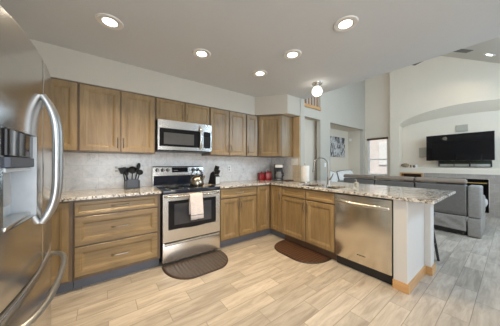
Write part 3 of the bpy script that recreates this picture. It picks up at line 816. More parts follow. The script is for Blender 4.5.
# dispenser in the near door
dsp = MB()
y0, y1, z0, z1 = DH; xb = -0.875
def fxc(y): return fx(y)-0.001
ring_f = [(fxc(y0), y0, z0), (fxc(y1), y1, z0), (fxc(y1), y1, z1), (fxc(y0), y0, z1)]
ring_b = [(xb, y0, z0), (xb, y1, z0), (xb, y1, z1), (xb, y0, z1)]
for k in range(4): dsp.quad([ring_f[k], ring_f[(k+1) % 4], ring_b[(k+1) % 4], ring_b[k]])
dsp.quad(ring_b)
dsp = dsp.build('dispenser_recess', M['pale_plastic'], dl)
MB().box(-0.872, fx(y1)-0.012, y0+0.004, y1-0.004, 1.262, 1.352, 0.002).build('display_panel', M['black_glass'], dsp)
MB().box(-0.872, fx(y1)-0.008, y0+0.004, y1-0.004, 1.222, 1.258, 0.002).build('button_panel', M['slate'], dsp)
MB().box(-0.872, fx(y0)+0.004, y0+0.003, y1-0.003, 1.206, 1.220, 0.002).build('ledge', M['pale_plastic'], dsp)
MB().box(-0.872, fx(y0)+0.006, y0+0.003, y1-0.003, 1.012, 1.026, 0.003).build('drip_tray', M['handle'], dsp)
MB().prism([(-0.87, 1.20), (-0.852, 1.20), (-0.846, 1.08), (-0.856, 1.075)], lambda u, v, a: Vector((u, a, v)), -2.07, -2.00).build('paddle', M['grey_plastic'], dsp)

# ================================================================== COUNTER OBJECTS
# utensil caddy
UC = (-0.255, -0.135)
t = thing('utensil_caddy', (*UC, ZT1), 'square black utensil caddy on the counter left of the range', 'utensil holder')
b = MB().cells([UC[0]-0.085, UC[0]-0.079, UC[0]+0.079, UC[0]+0.085], [UC[1]-0.055, UC[1]-0.049, UC[1]+0.049, UC[1]+0.055], lambda x, y: not (abs(x-UC[0]) < 0.079 and abs(y-UC[1]) < 0.049), XY, ZT1+0.006, ZT1+0.105)
b.box(UC[0]-0.085, UC[0]+0.085, UC[1]-0.055, UC[1]+0.055, ZT1, ZT1+0.006).build('bin', M['black'], t)
MB().box(UC[0]-0.060, UC[0]+0.060, UC[1]-0.059, UC[1]-0.055, ZT1+0.010, ZT1+0.122, 0.003).build('front_plate', M['slate'], t)
def utensil(kind, dx, dy, tx, ty, hgt, label):
    B = Vector((UC[0]+dx, UC[1]+dy, ZT1+0.010)); T = Vector((UC[0]+tx, UC[1]+ty, ZT1+hgt))
    ax = (T-B).normalized(); ln = (T-B).length
    name = {'spoon': 'cooking_spoon', 'ladle': 'soup_ladle', 'slot': 'slotted_spoon', 'spat': 'turner_spatula'}[kind]
    t = thing(name, B, label, 'utensil', 'black nylon utensils in the caddy')
    MB().tube([B, B+ax*ln*0.4, B+ax*ln*0.72], [0.008, 0.0075, 0.0065], 8).build('handle', M['soft_black'], t, True)
    H0 = B+ax*ln*0.70; H1 = T
    side = ax.cross(Vector((0, -1, 0))).normalized(); nrm = side.cross(ax).normalized()
    mtx = Matrix((side, ax, nrm)).transposed().to_4x4(); mtx.translation = (H0+H1)/2
    hl = (H1-H0).length; b2 = bmesh.new()
    if kind == 'spat':
        bmesh.ops.create_cube(b2, size=1)
        for v in b2.verts: v.co = Vector((v.co.x*(0.088 if v.co.y > 0 else 0.055), v.co.y*hl, v.co.z*0.006))
        bmesh.ops.bevel(b2, geom=b2.edges[:], offset=0.002, segments=1, affect='EDGES')
    elif kind == 'slot':
        bmesh.ops.create_uvsphere(b2, u_segments=18, v_segments=10, radius=1)
        for v in b2.verts: v.co = Vector((v.co.x*0.042, v.co.y*hl*0.5, v.co.z*0.006-0.008*(v.co.x**2)))
    elif kind == 'ladle':
        bmesh.ops.create_uvsphere(b2, u_segments=20, v_segments=12, radius=0.050)
        for v in list(b2.verts):
            if v.co.z > 0.012: v.co.z = 0.012-(v.co.z-0.012)*0.75
    else:
        bmesh.ops.create_uvsphere(b2, u_segments=18, v_segments=10, radius=1)
        for v in b2.verts: v.co = Vector((v.co.x*0.024, v.co.y*hl*0.5, v.co.z*0.008))
    m = MB(); m._merge(b2, mtx); m.build('head', M['soft_black'], t, True)
utensil('spat', -0.060, 0.015, -0.115, 0.0, 0.275, 'black spatula with a broad blade leaning left out of the caddy')
utensil('spat', -0.045, 0.03, -0.070, 0.05, 0.270, 'second black spatula, standing behind the crossed handles in the caddy')
utensil('ladle', -0.005, -0.01, 0.0, -0.05, 0.285, 'black soup ladle standing upright in the middle of the caddy')
utensil('spoon', 0.02, 0.02, 0.085, 0.02, 0.335, 'narrow black spoon, tallest of the utensils in the caddy')
utensil('slot', 0.040, -0.002, 0.095, -0.02, 0.245, 'round black slotted spoon leaning right out of the caddy')
utensil('spoon', -0.03, -0.02, -0.072, -0.02, 0.235, 'short black spoon low on the left side of the caddy')

# kettle
KX, KY = 0.515, -0.44
t = thing('tea_kettle', (KX, KY, 0.918), 'round brass-toned steel kettle on the right of the cooktop', 'kettle')
M['kettle'] = plain('warm polished steel', (0.42, 0.365, 0.29), 0.2, 1.0)
MB().lathe([(0, 0), (0.088, 0), (0.096, 0.01), (0.097, 0.05), (0.088, 0.095), (0.062, 0.13), (0.040, 0.143), (0, 0.143)], (KX, KY, 0.9195), seg=32).build('pot', M['kettle'], t, True)
ld = MB().lathe([(0, 0), (0.042, 0), (0.040, 0.006), (0.015, 0.014), (0, 0.014)], (KX, KY, 1.062), seg=24).build('lid', M['kettle'], t, True)
MB().lathe([(0, 0), (0.006, 0), (0.006, 0.010), (0.013, 0.016), (0.011, 0.028), (0, 0.030)], (KX, KY, 1.0755), seg=16).build('knob', M['black'], ld, True)
MB().tube([(KX+0.088*math.cos(a), KY-0.0, 1.04+0.115*math.sin(a)) if 0.12*PI < a < 0.88*PI else (KX+0.085*math.cos(a), KY, 1.035+0.11*math.sin(a)) for a in [PI*i/16 for i in range(17)]], 0.007, 10).build('bail_handle', M['black'], t, True)
MB().tube([(KX+0.082, KY, 1.005), (KX+0.105, KY, 1.03), (KX+0.122, KY, 1.062)], [0.02, 0.015, 0.011], 12).build('spout', M['kettle'], t, True)
# wooden spoon lying on the cooktop
t = thing('wooden_spoon', (0.66, -0.47, 0.919), 'light wooden spoon lying on the cooktop right of the kettle', 'utensil')
MB().tube([(0.58, -0.57, 0.926), (0.74, -0.44, 0.926)], 0.006, 8).build('handle', M['pale_wood'], t, True)
MB().ball((0.565, -0.583, 0.927), 1, 0.028, 0.022, 0.008).build('bowl', M['pale_wood'], t, True)

# knife block
KB = Vector((0.865, -0.29, ZT1))
t = thing('knife_block', KB, 'black knife block with pale front panel on the counter right of the range', 'knife block', rz=R(20))
mt = ROOT[t.name]
blk = [(-0.085, 0.0), (0.075, 0.0), (0.075, 0.125), (0.060, 0.130), (0.045, 0.170), (0.020, 0.205), (-0.030, 0.175)]
b = MB().prism(blk, lambda u, v, a: mt @ Vector((a, -u, v)), -0.052, 0.052); b.build('block', M['black'], t)
b = MB().prism([(0.076, 0.006), (0.079, 0.006), (0.079, 0.118), (0.076, 0.118)], lambda u, v, a: mt @ Vector((a, -u, v)), -0.045, 0.045); b.build('front_panel', M['pale_plastic'], t)
lean = Vector((0.0, -0.45, 1)).normalized()
for row, (u, z0, ln) in enumerate(((0.030, 0.1985, 0.105), (0.053, 0.1535, 0.085))):
    for k in range(4):
        base = Vector((-0.039+k*0.026, -u, z0))
        w0 = mt @ base; tip = mt @ (base+lean*(ln*(1-0.05*k)))
        kk = thing('kitchen_knife', w0, ('tall' if row == 0 else 'short')+'-handled black knife, '+('first', 'second', 'third', 'fourth')[k]+' from the left in the '+('upper' if row == 0 else 'lower')+' row of the knife block', 'knife', 'knives in the black block')
        MB().tube([w0+(tip-w0)*0.02, w0+(tip-w0)*0.14], 0.007, 8, ry=0.004).build('bolster', M['handle'], kk)
        MB().tube([w0+(tip-w0)*0.12, w0+(tip-w0)*0.5, tip], [0.009, 0.0115, 0.011], 8).build('handle', M['soft_black'], kk, True)

# red canisters
def canister(name, x, y, w, h, rz, label):
    t = thing(name, (x, y, ZT1), label, 'canister', 'red canisters in the counter corner', rz)
    MBl = MB().box(-w/2, w/2, -w/2, w/2, 0, h, 0.012, 3); MBl.build('jar', M['red'], t, True, local=True)
    l_ = MB().box(-w/2-0.001, w/2+0.001, -w/2-0.001, w/2+0.001, h+0.001, h+0.022, 0.008, 3).build('lid', M['red'], t, True, local=True)
    MB().lathe([(0, 0), (0.008, 0), (0.007, 0.008), (0.013, 0.014), (0.010, 0.024), (0, 0.026)], (0, 0, h+0.021), seg=14).build('knob', M['black'], l_, True, local=True)
    MB().tube([(w/2*0.9, -w/2-0.001, h-0.03), (w/2*0.9, -w/2-0.008, h-0.005), (w/2*0.9, -w/2-0.002, h+0.02)], 0.004, 6).build('clasp', M['black'], t, True, local=True)
canister('canister', 1.985, -0.130, 0.112, 0.120, R(-18), 'smaller red lidded canister in the corner, nearer the range')
canister('canister', 2.085, -0.215, 0.118, 0.150, R(-30), 'larger red lidded canister in the corner, beside the coffee maker')
# coffee maker
t = thing('coffee_maker', (2.215, -0.385, ZT1), 'black drip coffee maker with silver top under the corner cabinet', 'coffee maker', rz=R(-42))
ml = lambda mb, n, m, p=t, s=False: mb.build(n, m, p, s, local=True)
ml(MB().box(-0.085, 0.085, -0.12, 0.10, 0, 0.035, 0.008), 'base', M['black'])
ml(MB().box(-0.085, 0.085, 0.025, 0.10, 0.035, 0.24, 0.006), 'water_tank', M['black'])
hd = ml(MB().box(-0.085, 0.085, -0.115, 0.10, 0.235, 0.315, 0.010, 3), 'brew_head', M['black'])
ml(MB().box(-0.072, 0.072, -0.119, -0.114, 0.250, 0.308, 0.003), 'silver_panel', M['nickel'], hd)
cf = ml(MB().lathe([(0, 0), (0.052, 0), (0.066, 0.03), (0.066, 0.075), (0.050, 0.115), (0.046, 0.135), (0, 0.135)], (0, -0.05, 0.04), seg=24), 'carafe', M['carafe'], t, True)
ml(MB().lathe([(0, 0), (0.048, 0), (0.048, 0.014), (0, 0.018)], (0, -0.05, 0.177), seg=24), 'carafe_lid', M['black'], cf, True)
ml(MB().tube([(0.055, -0.08, 0.155), (0.085, -0.115, 0.15), (0.092, -0.125, 0.10), (0.062, -0.085, 0.07)], 0.008, 8), 'carafe_handle', M['black'], cf, True)
ml(MB().box(-0.03, 0.03, -0.122, -0.119, 0.012, 0.026, 0.001), 'switch', M['grey_plastic'])
# small tray
t = thing('serving_tray', (2.26, -0.60, ZT1), 'small dark flat tray on the counter beside the coffee maker', 'tray')
MB().box(2.17, 2.345, -0.655, -0.535, ZT1, ZT1+0.006, 0.002).build('base', M['bronze'], t)
MB().cells([2.17, 2.176, 2.339, 2.345], [-0.655, -0.649, -0.541, -0.535], lambda x, y: not (2.176 < x < 2.339 and -0.649 < y < -0.541), XY, ZT1+0.0062, ZT1+0.016).build('rim', M['bronze'], t)
# paper towel
t = thing('paper_towel_holder', (2.275, -0.975, ZT1), 'upright white paper towel roll on a stand left of the faucet', 'paper towel')
MB().lathe([(0, 0), (0.082, 0), (0.082, 0.010), (0.015, 0.014), (0, 0.014)], (2.275, -0.975, ZT1), seg=28).build('stand_base', M['handle'], t, True)
MB().lathe([(0, 0), (0.006, 0), (0.006, 0.30), (0.012, 0.304), (0.010, 0.318), (0, 0.322)], (2.275, -0.975, ZT1+0.0145), seg=12).build('rod', M['handle'], t, True)
MB().lathe([(0.02, 0), (0.070, 0), (0.072, 0.003), (0.072, 0.272), (0.070, 0.275), (0.02, 0.275), (0.02, 0)], (2.275, -0.975, ZT1+0.016), seg=32).build('roll', M['paper'], t, True)
# soap dispenser
t = thing('soap_dispenser', (2.25, -1.86, ZT1), 'small clear soap dispenser with a pump on the counter behind the sink', 'soap dispenser')
MB().lathe([(0, 0), (0.028, 0), (0.030, 0.006), (0.029, 0.06), (0.012, 0.075), (0, 0.075)], (2.25, -1.86, ZT1), seg=20).build('bottle', M['clear'], t, True)
MB().tube([(2.25, -1.86, ZT1+0.074), (2.25, -1.86, ZT1+0.105), (2.22, -1.85, ZT1+0.107)], 0.005, 8).build('pump', M['handle'], t, True)

# outlets and switches
def plate(name, O, U, Nn, w, h, label, cat, kind):
    """wall plate centred at O"""
    O, U, Nn = Vector(O), Vector(U).normalized(), Vector(Nn).normalized()
    t = thing(name, O, label, cat)
    c0 = O-U*w/2-Vector((0, 0, h/2))
    MB().obox(c0, U*w, (0, 0, h), Nn*0.006, 0.002).build('cover_plate', M['white_plastic'], t)
    n = 2 if w > 0.1 else 1
    for k in range(n):
        ox = (k-(n-1)/2)*0.05
        if kind == 'outlet':
            for dz_ in (-0.022, 0.022): MB().obox(O+U*(ox-0.014)+Nn*0.0065+Vector((0, 0, dz_-0.014)), U*0.028, (0, 0, 0.028), Nn*0.002, 0.0008).build('socket', M['grey_plastic'], t)
        else: MB().obox(O+U*(ox-0.016)+Nn*0.0065+Vector((0, 0, -0.032)), U*0.032, (0, 0, 0.064), Nn*0.004, 0.001).build('rocker', M['white_plastic'], t)
plate('wall_outlet', (-0.425, -0.0125, 1.165), (1, 0, 0), (0, -1, 0), 0.07, 0.115, 'white outlet in the backsplash behind the utensil caddy', 'outlet', 'outlet')
plate('wall_outlet', (1.305, -0.0125, 1.150), (1, 0, 0), (0, -1, 0), 0.07, 0.115, 'white outlet in the backsplash right of the knife block', 'outlet', 'outlet')
plate('light_switch', (2.357, -0.675, 1.275), (0, 1, 0), (-1, 0, 0), 0.165, 0.125, 'white double switch plate under the pale tan strip by the paper towels', 'light switch', 'switch')
plate('light_switch', (4.43, -0.0005, 1.21), (1, 0, 0), (0, -1, 0), 0.075, 0.12, 'small white switch plate on the wall between hall and alcove', 'light switch', 'switch')
plate('thermostat', (6.7895, 0.46, 2.13), (0, 1, 0), (-1, 0, 0), 0.09, 0.10, 'small white control box high on the alcove side wall', 'thermostat', 'switch')

# ================================================================== FLOOR MATS
def dmat(name, pts_, label, mat):
    t = thing(name, (sum(p[0] for p in pts_)/len(pts_), sum(p[1] for p in pts_)/len(pts_), 0), label, 'floor mat')
    cx = sum(p[0] for p in pts_)/len(pts_); cy = sum(p[1] for p in pts_)/len(pts_)
    def ins(d): return [(x+(cx-x)*d, y+(cy-y)*d) for x, y in pts_]
    b = MB(); rings = [(ins(0), 0.0), (ins(0), 0.004), (ins(0.035), 0.014)]
    vs = [[b.bm.verts.new((x, y, z)) for x, y in r] for r, z in rings]
    n = len(pts_)
    for A, B in zip(vs, vs[1:]):
        for k in range(n): b.bm.faces.new((A[k], A[(k+1) % n], B[(k+1) % n], B[k]))
    b.bm.faces.new(vs[0][::-1])
    b.bm.faces.new(vs[-1])
    bmesh.ops.recalc_face_normals(b.bm, faces=b.bm.faces[:])
    b.build('border', M['rug_rim'], t)
    MB().prism(ins(0.055), XY, 0.0142, 0.0165).build('pad', mat, t)
def dshape(w, d, rx, ry, n=10):
    """half-round mat outline, straight side on v=0, 0..w along u"""
    P = [(0, 0), (w, 0)]
    for i in range(n+1):
        a = PI/2*i/n; P.append((w-rx+rx*math.cos(a), d-ry+ry*math.sin(a)))
    for i in range(n+1):
        a = PI/2+PI/2*i/n; P.append((rx+rx*math.cos(a), d-ry+ry*math.sin(a)))
    return P
dmat('kitchen_mat', [(-0.005+u, -0.655-v) for u, v in dshape(0.79, 0.445, 0.26, 0.36)], 'dark grey-brown half-round mat on the floor in front of the range', M['rug_grey'])
dmat('kitchen_mat', [(1.825-v, -0.93-u) for u, v in dshape(0.82, 0.42, 0.28, 0.33)], 'chestnut brown half-round mat on the floor in front of the sink cabinet', M['rug_brown'])

# ================================================================== BAR STOOL
t = thing('bar_stool', (2.70, -2.40, 0), 'black bar stool tucked under the peninsula overhang', 'stool')
MB().lathe([(0, 0), (0.17, 0), (0.18, 0.012), (0.18, 0.035), (0.165, 0.05), (0, 0.055)], (2.70, -2.40, 0.60), seg=28).build('seat', M['soft_black'], t, True)
for sx in (-1, 1):
    for sy in (-1, 1):
        MB().tube([(2.70+sx*0.11, -2.40+sy*0.115, 0.60), (2.70+sx*0.168, -2.40+sy*0.185, 0.0)], 0.014, 8).build('leg', M['black'], t, True)
for z, k in ((0.22, 0.36), ):
    o_ = 1-z/0.6; ax_, ay_ = 0.11+0.058*o_, 0.115+0.07*o_
    c4 = [(2.70-ax_, -2.40-ay_, z), (2.70+ax_, -2.40-ay_, z), (2.70+ax_, -2.40+ay_, z), (2.70-ax_, -2.40+ay_, z)]
    for a, c in zip(c4, c4[1:]+c4[:1]): MB().tube([a, c], 0.008, 8).build('footrest', M['black'], t, True)

# ================================================================== GREAT ROOM
# reclining sofa seen from behind
SXb = 4.40
t = thing('reclining_sofa', (4.85, -1.6, 0), 'long grey leather reclining sofa with its back to the kitchen', 'sofa')
MB().box(SXb+0.05, 5.25, -2.66, -0.54, 0.02, 0.09).build('underframe', M['black'], t)
secs = ((-1.255, -0.535), (-1.975, -1.265), (-2.685, -1.985))
for k, (y0, y1) in enumerate(secs):
    b = MB().prism([(SXb+0.02, 0.34), (SXb-0.0, 0.40), (SXb-0.01, 0.865), (SXb+0.05, 0.885), (SXb+0.22, 0.86), (SXb+0.30, 0.42), (SXb+0.25, 0.34)], lambda u, v, a: Vector((u, a, v)), y0+0.006, y1-0.006)
    o = b.build('back_panel', M['leather'], t); md = o.modifiers.new('b', 'BEVEL'); md.width = 0.015; md.segments = 3
    b = MB().prism([(SXb-0.015, 0.895), (SXb-0.02, 0.925), (SXb+0.0, 0.965), (SXb+0.05, 0.975), (SXb+0.17, 0.96), (SXb+0.22, 0.90), (SXb+0.16, 0.888)], lambda u, v, a: Vector((u, a, v)), y0+0.008, y1-0.008)
    o = b.build('headrest', M['leather_warm'], t); md = o.modifiers.new('b', 'BEVEL'); md.width = 0.018; md.segments = 3
    o = MB().box(SXb+0.24, 5.28, y0+0.004, y1-0.004, 0.27, 0.47, 0.05, 4).build('seat_cushion', M['leather'], t, True)
# wrinkled lower skirt of the back
b = MB(); ny, nz = 60, 14; g = []
for j in range(nz+1):
    z = 0.095+(0.335-0.095)*j/nz; row = []
    for i in range(ny+1):
        y = -2.675+(2.675-0.54)*i/ny; q = math.sin(PI*j/nz)
        row.append(b.bm.verts.new((SXb+0.012-0.012*q*math.sin(y*9+z*14)-0.008*q*math.sin(y*23-z*31), y, z-0.015*(1-j/nz)*math.sin(y*4.0))))
    g.append(row)
for j in range(nz):
    for i in range(ny): b.bm.faces.new((g[j][i], g[j][i+1], g[j+1][i+1], g[j+1][i]))
o = b.build('back_skirt', M['leather_light'], t, True); md = o.modifiers.new('s', 'SOLIDIFY'); md.thickness = 0.006; md.offset = 0
for y0, y1, h in ((-2.845, -2.69, 0.862), (-0.53, -0.365, 0.80)):
    a = MB().box(SXb+0.005, SXb+0.36, y0, y1, 0.325, h, 0.025, 4).box(SXb+0.30, 5.22, y0, y1, 0.325, 0.66, 0.04, 4).build('arm', M['leather_light'], t, True)
    MB().box(SXb+0.005, 5.22, y0, y1, 0.012, 0.318, 0.012, 3).build('arm_base', M['leather_light'], a, True)
MB().box(5.20, 5.62, -2.69, -1.99, 0.34, 0.46, 0.04, 4).build('footrest', M['leather'], t, True)
M['leather_pale'] = plain('pale grey leather', (0.50, 0.49, 0.48), 0.45)
MB().box(5.16, 5.55, -2.86, -2.70, 0.40, 0.56, 0.06, 5).build('arm_front_pad', M['leather_pale'], t, True)['label'] = 'pale padded front end of the right arm'

# white sofa in the alcove with two cushions
t = thing('white_sofa', (5.75, 0.1, 0), 'white sofa in front of the alcove behind the grey sofa', 'sofa')
MB().box(4.85, 6.65, -0.28, 0.50, 0.06, 0.54, 0.05, 4).build('seat', M['cushion_white'], t, True)
MB().box(4.87, 6.63, 0.33, 0.53, 0.541, 0.86, 0.07, 4).build('backrest', M['cushion_white'], t, True)
for x in (4.76, 6.57): MB().box(x, x+0.17, -0.28, 0.50, 0.06, 0.70, 0.05, 4).build('arm', M['cushion_white'], t, True)
for x in (4.90, 6.58):
    for y in (-0.22, 0.44): MB().box(x, x+0.05, y, y+0.05, 0, 0.06).build('foot', M['bronze'], t)
def cushion(x, z, w, h, tilt, label):
    t = thing('throw_cushion', (x, 0.10, z), label, 'cushion', 'white cushions on the white sofa')
    b2 = bmesh.new(); n = 14; sgn = {}
    for sd in (1, -1):
        for i in range(n+1):
            for j in range(n+1):
                u, v = i/n*2-1, j/n*2-1
                th = 0.085*((1-u**4)*(1-v**4))**0.6
                sgn[(sd, i, j)] = b2.verts.new((u*w/2*(1-0.06*v*v), sd*th, v*h/2*(1-0.06*u*u)))
        for i in range(n):
            for j in range(n): b2.faces.new([sgn[(sd, i+a, j+c)] for a, c in ((0, 0), (1, 0), (1, 1), (0, 1))])
    bmesh.ops.remove_doubles(b2, verts=b2.verts[:], dist=0.0005); bmesh.ops.recalc_face_normals(b2, faces=b2.faces[:])
    rot = Matrix.Rotation(R(-18), 4, 'X') @ Matrix.Rotation(R(tilt), 4, 'Y')
    m = MB(); m._merge(b2, rot); m.build('cover', M['cushion_white'], t, True, local=True)
    pts = []
    for i in range(4*12+1):
        s = i % 48; e, f_ = divmod(s, 12); q = f_/12*2-1
        u, v = ((q, -1), (1, q), (-q, 1), (-1, -q))[e]
        pts.append(rot @ Vector((u*w/2*(1-0.06*v*v), 0, v*h/2*(1-0.06*u*u))))
    MB().tube(pts, 0.012, 6, cap=False).build('piping', M['piping'], t, True, local=True)
cushion(4.985, 0.795, 0.42, 0.47, 9, 'white cushion with dark piping tilted at the left of the white sofa')
cushion(5.80, 0.80, 0.98, 0.47, -2, 'wider white cushion with dark piping in the middle of the white sofa')

# painting
t = thing('abstract_painting', (6.0, 0.53, 1.83), 'black and grey abstract painting on the alcove wall', 'painting')
MB().box(5.53, 6.48, 0.505, 0.539, 1.485, 2.175).build('canvas', M['painting'], t)

# stair railing in the upper opening
t = thing('stair_railing', (3.75, 0.06, 2.69), 'oak-capped stair railing in the high wall opening', 'railing')
MB().box(3.31, 4.20, -0.03, 0.14, 2.692, 2.775, 0.008).build('bottom_rail', M['oak'], t)
MB().box(3.31, 4.20, 0.03, 0.09, 3.55, 3.62, 0.008).build('handrail', M['oak'], t)
for k in range(7):
    x = 3.40+k*0.125
    MB().box(x-0.02, x+0.02, 0.04, 0.08, 2.775, 3.55).build('baluster', M['baluster'], t)

# television, bracket, speakers
t = thing('television', (6.70, -2.305, 1.33), 'large black flat television mounted in the arched recess', 'television')
MB().box(6.695, 6.74, -2.905, -1.70, 1.325, 2.01, 0.006).build('casing', M['black'], t)
MB().box(6.692, 6.696, -2.898, -1.707, 1.335, 2.003).build('screen', M['tv_screen'], t)
MB().box(6.74, 6.995, -2.36, -2.24, 1.60, 1.76, 0.01).build('wall_bracket', M['black'], t)
def speaker(y0, y1, z0, z1, label):
    t = thing('wall_speaker', (6.95, (y0+y1)/2, z0), label, 'speaker', 'grey wall speakers around the television')
    MB().box(6.978, 6.999, y0, y1, z0, z1, 0.004).build('cabinet', M['speaker_rim'], t)
    MB().box(6.972, 6.978, y0+0.008, y1-0.008, z0+0.008, z1-0.008, 0.002).build('grille', M['speaker'], t)
speaker(-1.665, -1.475, 1.435, 1.72, 'grey square wall speaker left of the television')
speaker(-2.465, -2.245, 2.085, 2.265, 'grey wide wall speaker above the television')
speaker(-3.33, -3.14, 1.45, 1.73, 'grey square wall speaker right of the television')
# black framed panel below the television
t = thing('wall_panel', (6.97, -2.39, 1.18), 'low black-framed panel of three pale panes under the television', 'panel')
PY = [-2.855, -2.83, -2.505, -2.48, -2.215, -2.205, -1.93, -1.905]
MB().cells(PY, [1.165, 1.172, 1.318, 1.325], lambda y, z: z > 1.318 or z < 1.172 or any(PY[i] < y < PY[i+1] for i in (0, 2, 4, 6)), YZ, 6.955, 6.999).build('frame', M['black'], t)
for y0, y1 in ((-2.83, -2.505), (-2.48, -2.215), (-2.205, -1.93)): MB().box(6.972, 6.99, y0, y1, 1.236, 1.3175).build('upper_pane', M['pane_dark'], t); MB().box(6.972, 6.99, y0, y1, 1.172, 1.235).build('pane', M['pane_pale'], t)
# ornaments on the ledge
t = thing('woven_ornament', (6.80, -1.19, ZL), 'tan woven oval ornament on the recess ledge left of the television', 'ornament')
b = MB().ball((6.80, -1.19, ZL+0.062), 1, 0.04, 0.105, 0.062).build('shell', M['woven'], t, True)
for k in range(-3, 4): MB().tube([(6.80+0.043*math.cos(a)*math.sqrt(max(0, 1-(k*0.027/0.105)**2)), -1.19+k*0.027, ZL+0.063+0.064*math.sin(a)*math.sqrt(max(0, 1-(k*0.027/0.105)**2))) for a in [PI*i/10 for i in range(-2, 13)]], 0.004, 6).build('band', M['bronze'], t, True)
def figurine(y, h, m, label):
    o = MB().lathe([(0, 0), (0.026, 0), (0.028, h*0.1), (0.014, h*0.3), (0.026, h*0.55), (0.012, h*0.75), (0.018, h*0.88), (0, h)], (6.80, y, ZL), seg=16).build('figurine', M[m], None, True)
    tag(o, label, 'ornament', 'small figurines on the recess ledge')
figurine(-1.325, 0.085, 'bronze', 'dark figurine next to the woven ornament on the ledge')
figurine(-1.40, 0.075, 'bronze', 'dark figurine in the middle of the ledge ornaments')
figurine(-1.46, 0.095, 'cushion_white', 'white figurine at the right end of the ledge ornaments')
# oak cubby
t = thing('wall_cubby', (6.8, -1.36, 0.63), 'oak-lined cubby in the fireplace wall below the ornaments', 'shelf')
y0, y1, z0, z1 = -1.625, -1.085, 0.615, 0.98
MB().cells([y0, y0+0.035, y1-0.035, y1], [z0, z0+0.03, z1-0.03, z1], lambda y, z: not (y0+0.035 < y < y1-0.035 and z0+0.03 < z < z1-0.03), YZ, 6.685, 6.97).build('frame', M['oak'], t)
MB().box(6.955, 6.969, y0+0.035, y1-0.035, z0+0.03, z1-0.03).build('back_board', M['bronze'], t)
# fireplace
t = thing('fireplace_insert', (6.8, -2.36, 0.08), 'black gas fireplace insert in the grey tiled wall', 'fireplace')
b = MB(); y0, y1, z0, z1 = -2.815, -1.905, 0.085, 0.865
f4 = [(6.69, y0, z0), (6.69, y1, z0), (6.69, y1, z1), (6.69, y0, z1)]; b4 = [(6.98, y0+0.1, z0), (6.98, y1-0.1, z0), (6.98, y1-0.1, z1), (6.98, y0+0.1, z1)]
for k in range(4): b.quad([f4[k], f4[(k+1) % 4], b4[(k+1) % 4], b4[k]])
b.quad(b4); bmesh.ops.remove_doubles(b.bm, verts=b.bm.verts[:], dist=0.0002)
b.build('firebox', M['soft_black'], t)
MB().box(6.672, 6.688, y0+0.03, y1-0.03, 0.765, 0.785, 0.003).build('trim_bar', M['gold'], t)['label'] = 'brass bar'
for k, (ya, yb) in enumerate(((-2.62, -2.12), (-2.55, -2.2), (-2.5, -2.05))):
    MB().tube([(6.78+0.05*(k % 2), ya, 0.125+0.07*(k // 2)), (6.84-0.04*(k % 2), yb, 0.125+0.07*(k // 2))], 0.038, 10).build('log', M['log'], t, True)

# ceiling fan
FX, FY, FZ = 5.126, -2.293, 3.635
t = thing('ceiling_fan', (FX, FY, FZ), 'dark four-blade ceiling fan hanging from the vaulted ceiling', 'ceiling fan')
MB().lathe([(0, -0.06), (0.07, -0.06), (0.11, -0.03), (0.11, 0.06), (0.06, 0.09), (0, 0.09)], (FX, FY, FZ), seg=28).build('motor_housing', M['bronze'], t, True)
MB().lathe([(0.014, 0.09), (0.014, VZ(FY)-FZ-0.01), (0, VZ(FY)-FZ-0.01)], (FX, FY, FZ), seg=12).build('downrod', M['bronze'], t, True)
MB().lathe([(0, -0.08), (0.05, -0.08), (0.065, 0.02), (0, 0.02)], (FX, FY, VZ(FY)-0.01), seg=20).build('canopy', M['bronze'], t, True)
for k in range(4):
    a = R(-28.5+90*k); d = Vector((math.cos(a), math.sin(a), 0)); s = Vector((-d.y, d.x, 0.12))
    c = Vector((FX, FY, FZ))
    bl = MB().obox(c+d*0.20-s*0.065, d*0.47, s*0.13, Vector((0, 0, 0.008)), 0.002).build('blade', M['fan_blade'], t)
    MB().obox(c+d*0.10-s*0.02, d*0.13, s*0.04, Vector((0, 0, 0.006))).build('blade_iron', M['bronze'], bl)

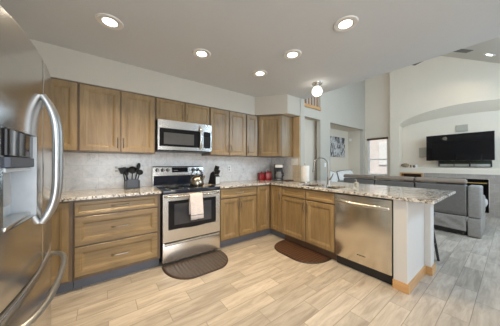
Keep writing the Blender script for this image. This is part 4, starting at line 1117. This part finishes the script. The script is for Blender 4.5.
# ================================================================== LAMPS
def spot(name, loc, power, nrm=(0, 0, -1)):
    d = bpy.data.lights.new(name, 'AREA'); d.shape = 'DISK'; d.size = 0.12; d.energy = power; d.color = LAMP_COL; d.spread = R(115)
    o = bpy.data.objects.new(name, d); C.collection.objects.link(o); o.location = loc
    o.rotation_euler = Vector(nrm).to_track_quat('-Z', 'Y').to_euler()
    return o
first = None
where = ('ceiling above the left counter, nearest the fridge', 'ceiling in the foreground, the largest one', 'ceiling in front of the microwave', 'ceiling in the middle of the peninsula row', 'ceiling farthest back, near the corner cabinet')
for k, (x, y) in enumerate(((-0.52, -1.09), (1.13, -2.29), (0.31, -1.10), (1.13, -1.69), (1.13, -1.12))):
    loc = (x, y, CEIL); lab = 'round lit recessed light in the '+where[k]
    if first is None:
        first = thing('recessed_light', loc, lab, 'ceiling light', 'recessed lights')
        MB().lathe([(0.062, -0.006), (0.074, -0.012), (0.096, -0.009), (0.100, -0.001), (0.062, -0.001), (0.062, -0.006)], loc, seg=36).build('trim_ring', M['ring'], first, True)
        MB().lathe([(0, -0.010), (0.045, -0.009), (0.063, -0.004), (0.063, -0.001), (0, -0.001)], loc, seg=32).build('lens', M['lens'], first, True)
    else: dup(first, loc, lab)
    spot('lamp_light', (x, y, CEIL-0.03), LAMP_W*(1.75 if k == 0 else 1))
vx, vy = 6.15, -2.86
vz = VZ(vy)
nv = Vector((0, 0.62, -1)).normalized()
vl = dup(first, (vx, vy, vz-0.001), 'round lit recessed light in the vaulted great room ceiling')
vl.rotation_euler = (math.atan(0.62), 0, 0)
spot('lamp_light', Vector((vx, vy, vz))+nv*0.03, LAMP_W*0.4, nv)
# globe
t = thing('globe_ceiling_light', (2.04, -1.38, CEIL), 'lit white glass globe on the kitchen ceiling above the peninsula', 'ceiling light')
MB().lathe([(0, -0.012), (0.075, -0.012), (0.080, -0.001), (0, -0.001)], (2.04, -1.38, CEIL), seg=28).build('canopy_plate', M['handle'], t, True)
MB().lathe([(0, -0.050), (0.028, -0.050), (0.032, -0.012), (0, -0.012)], (2.04, -1.38, CEIL), seg=20).build('neck', M['handle'], t, True)
MB().ball((2.04, -1.38, CEIL-0.122), 0.074, u=32, v=20).build('globe', M['globe'], t, True)
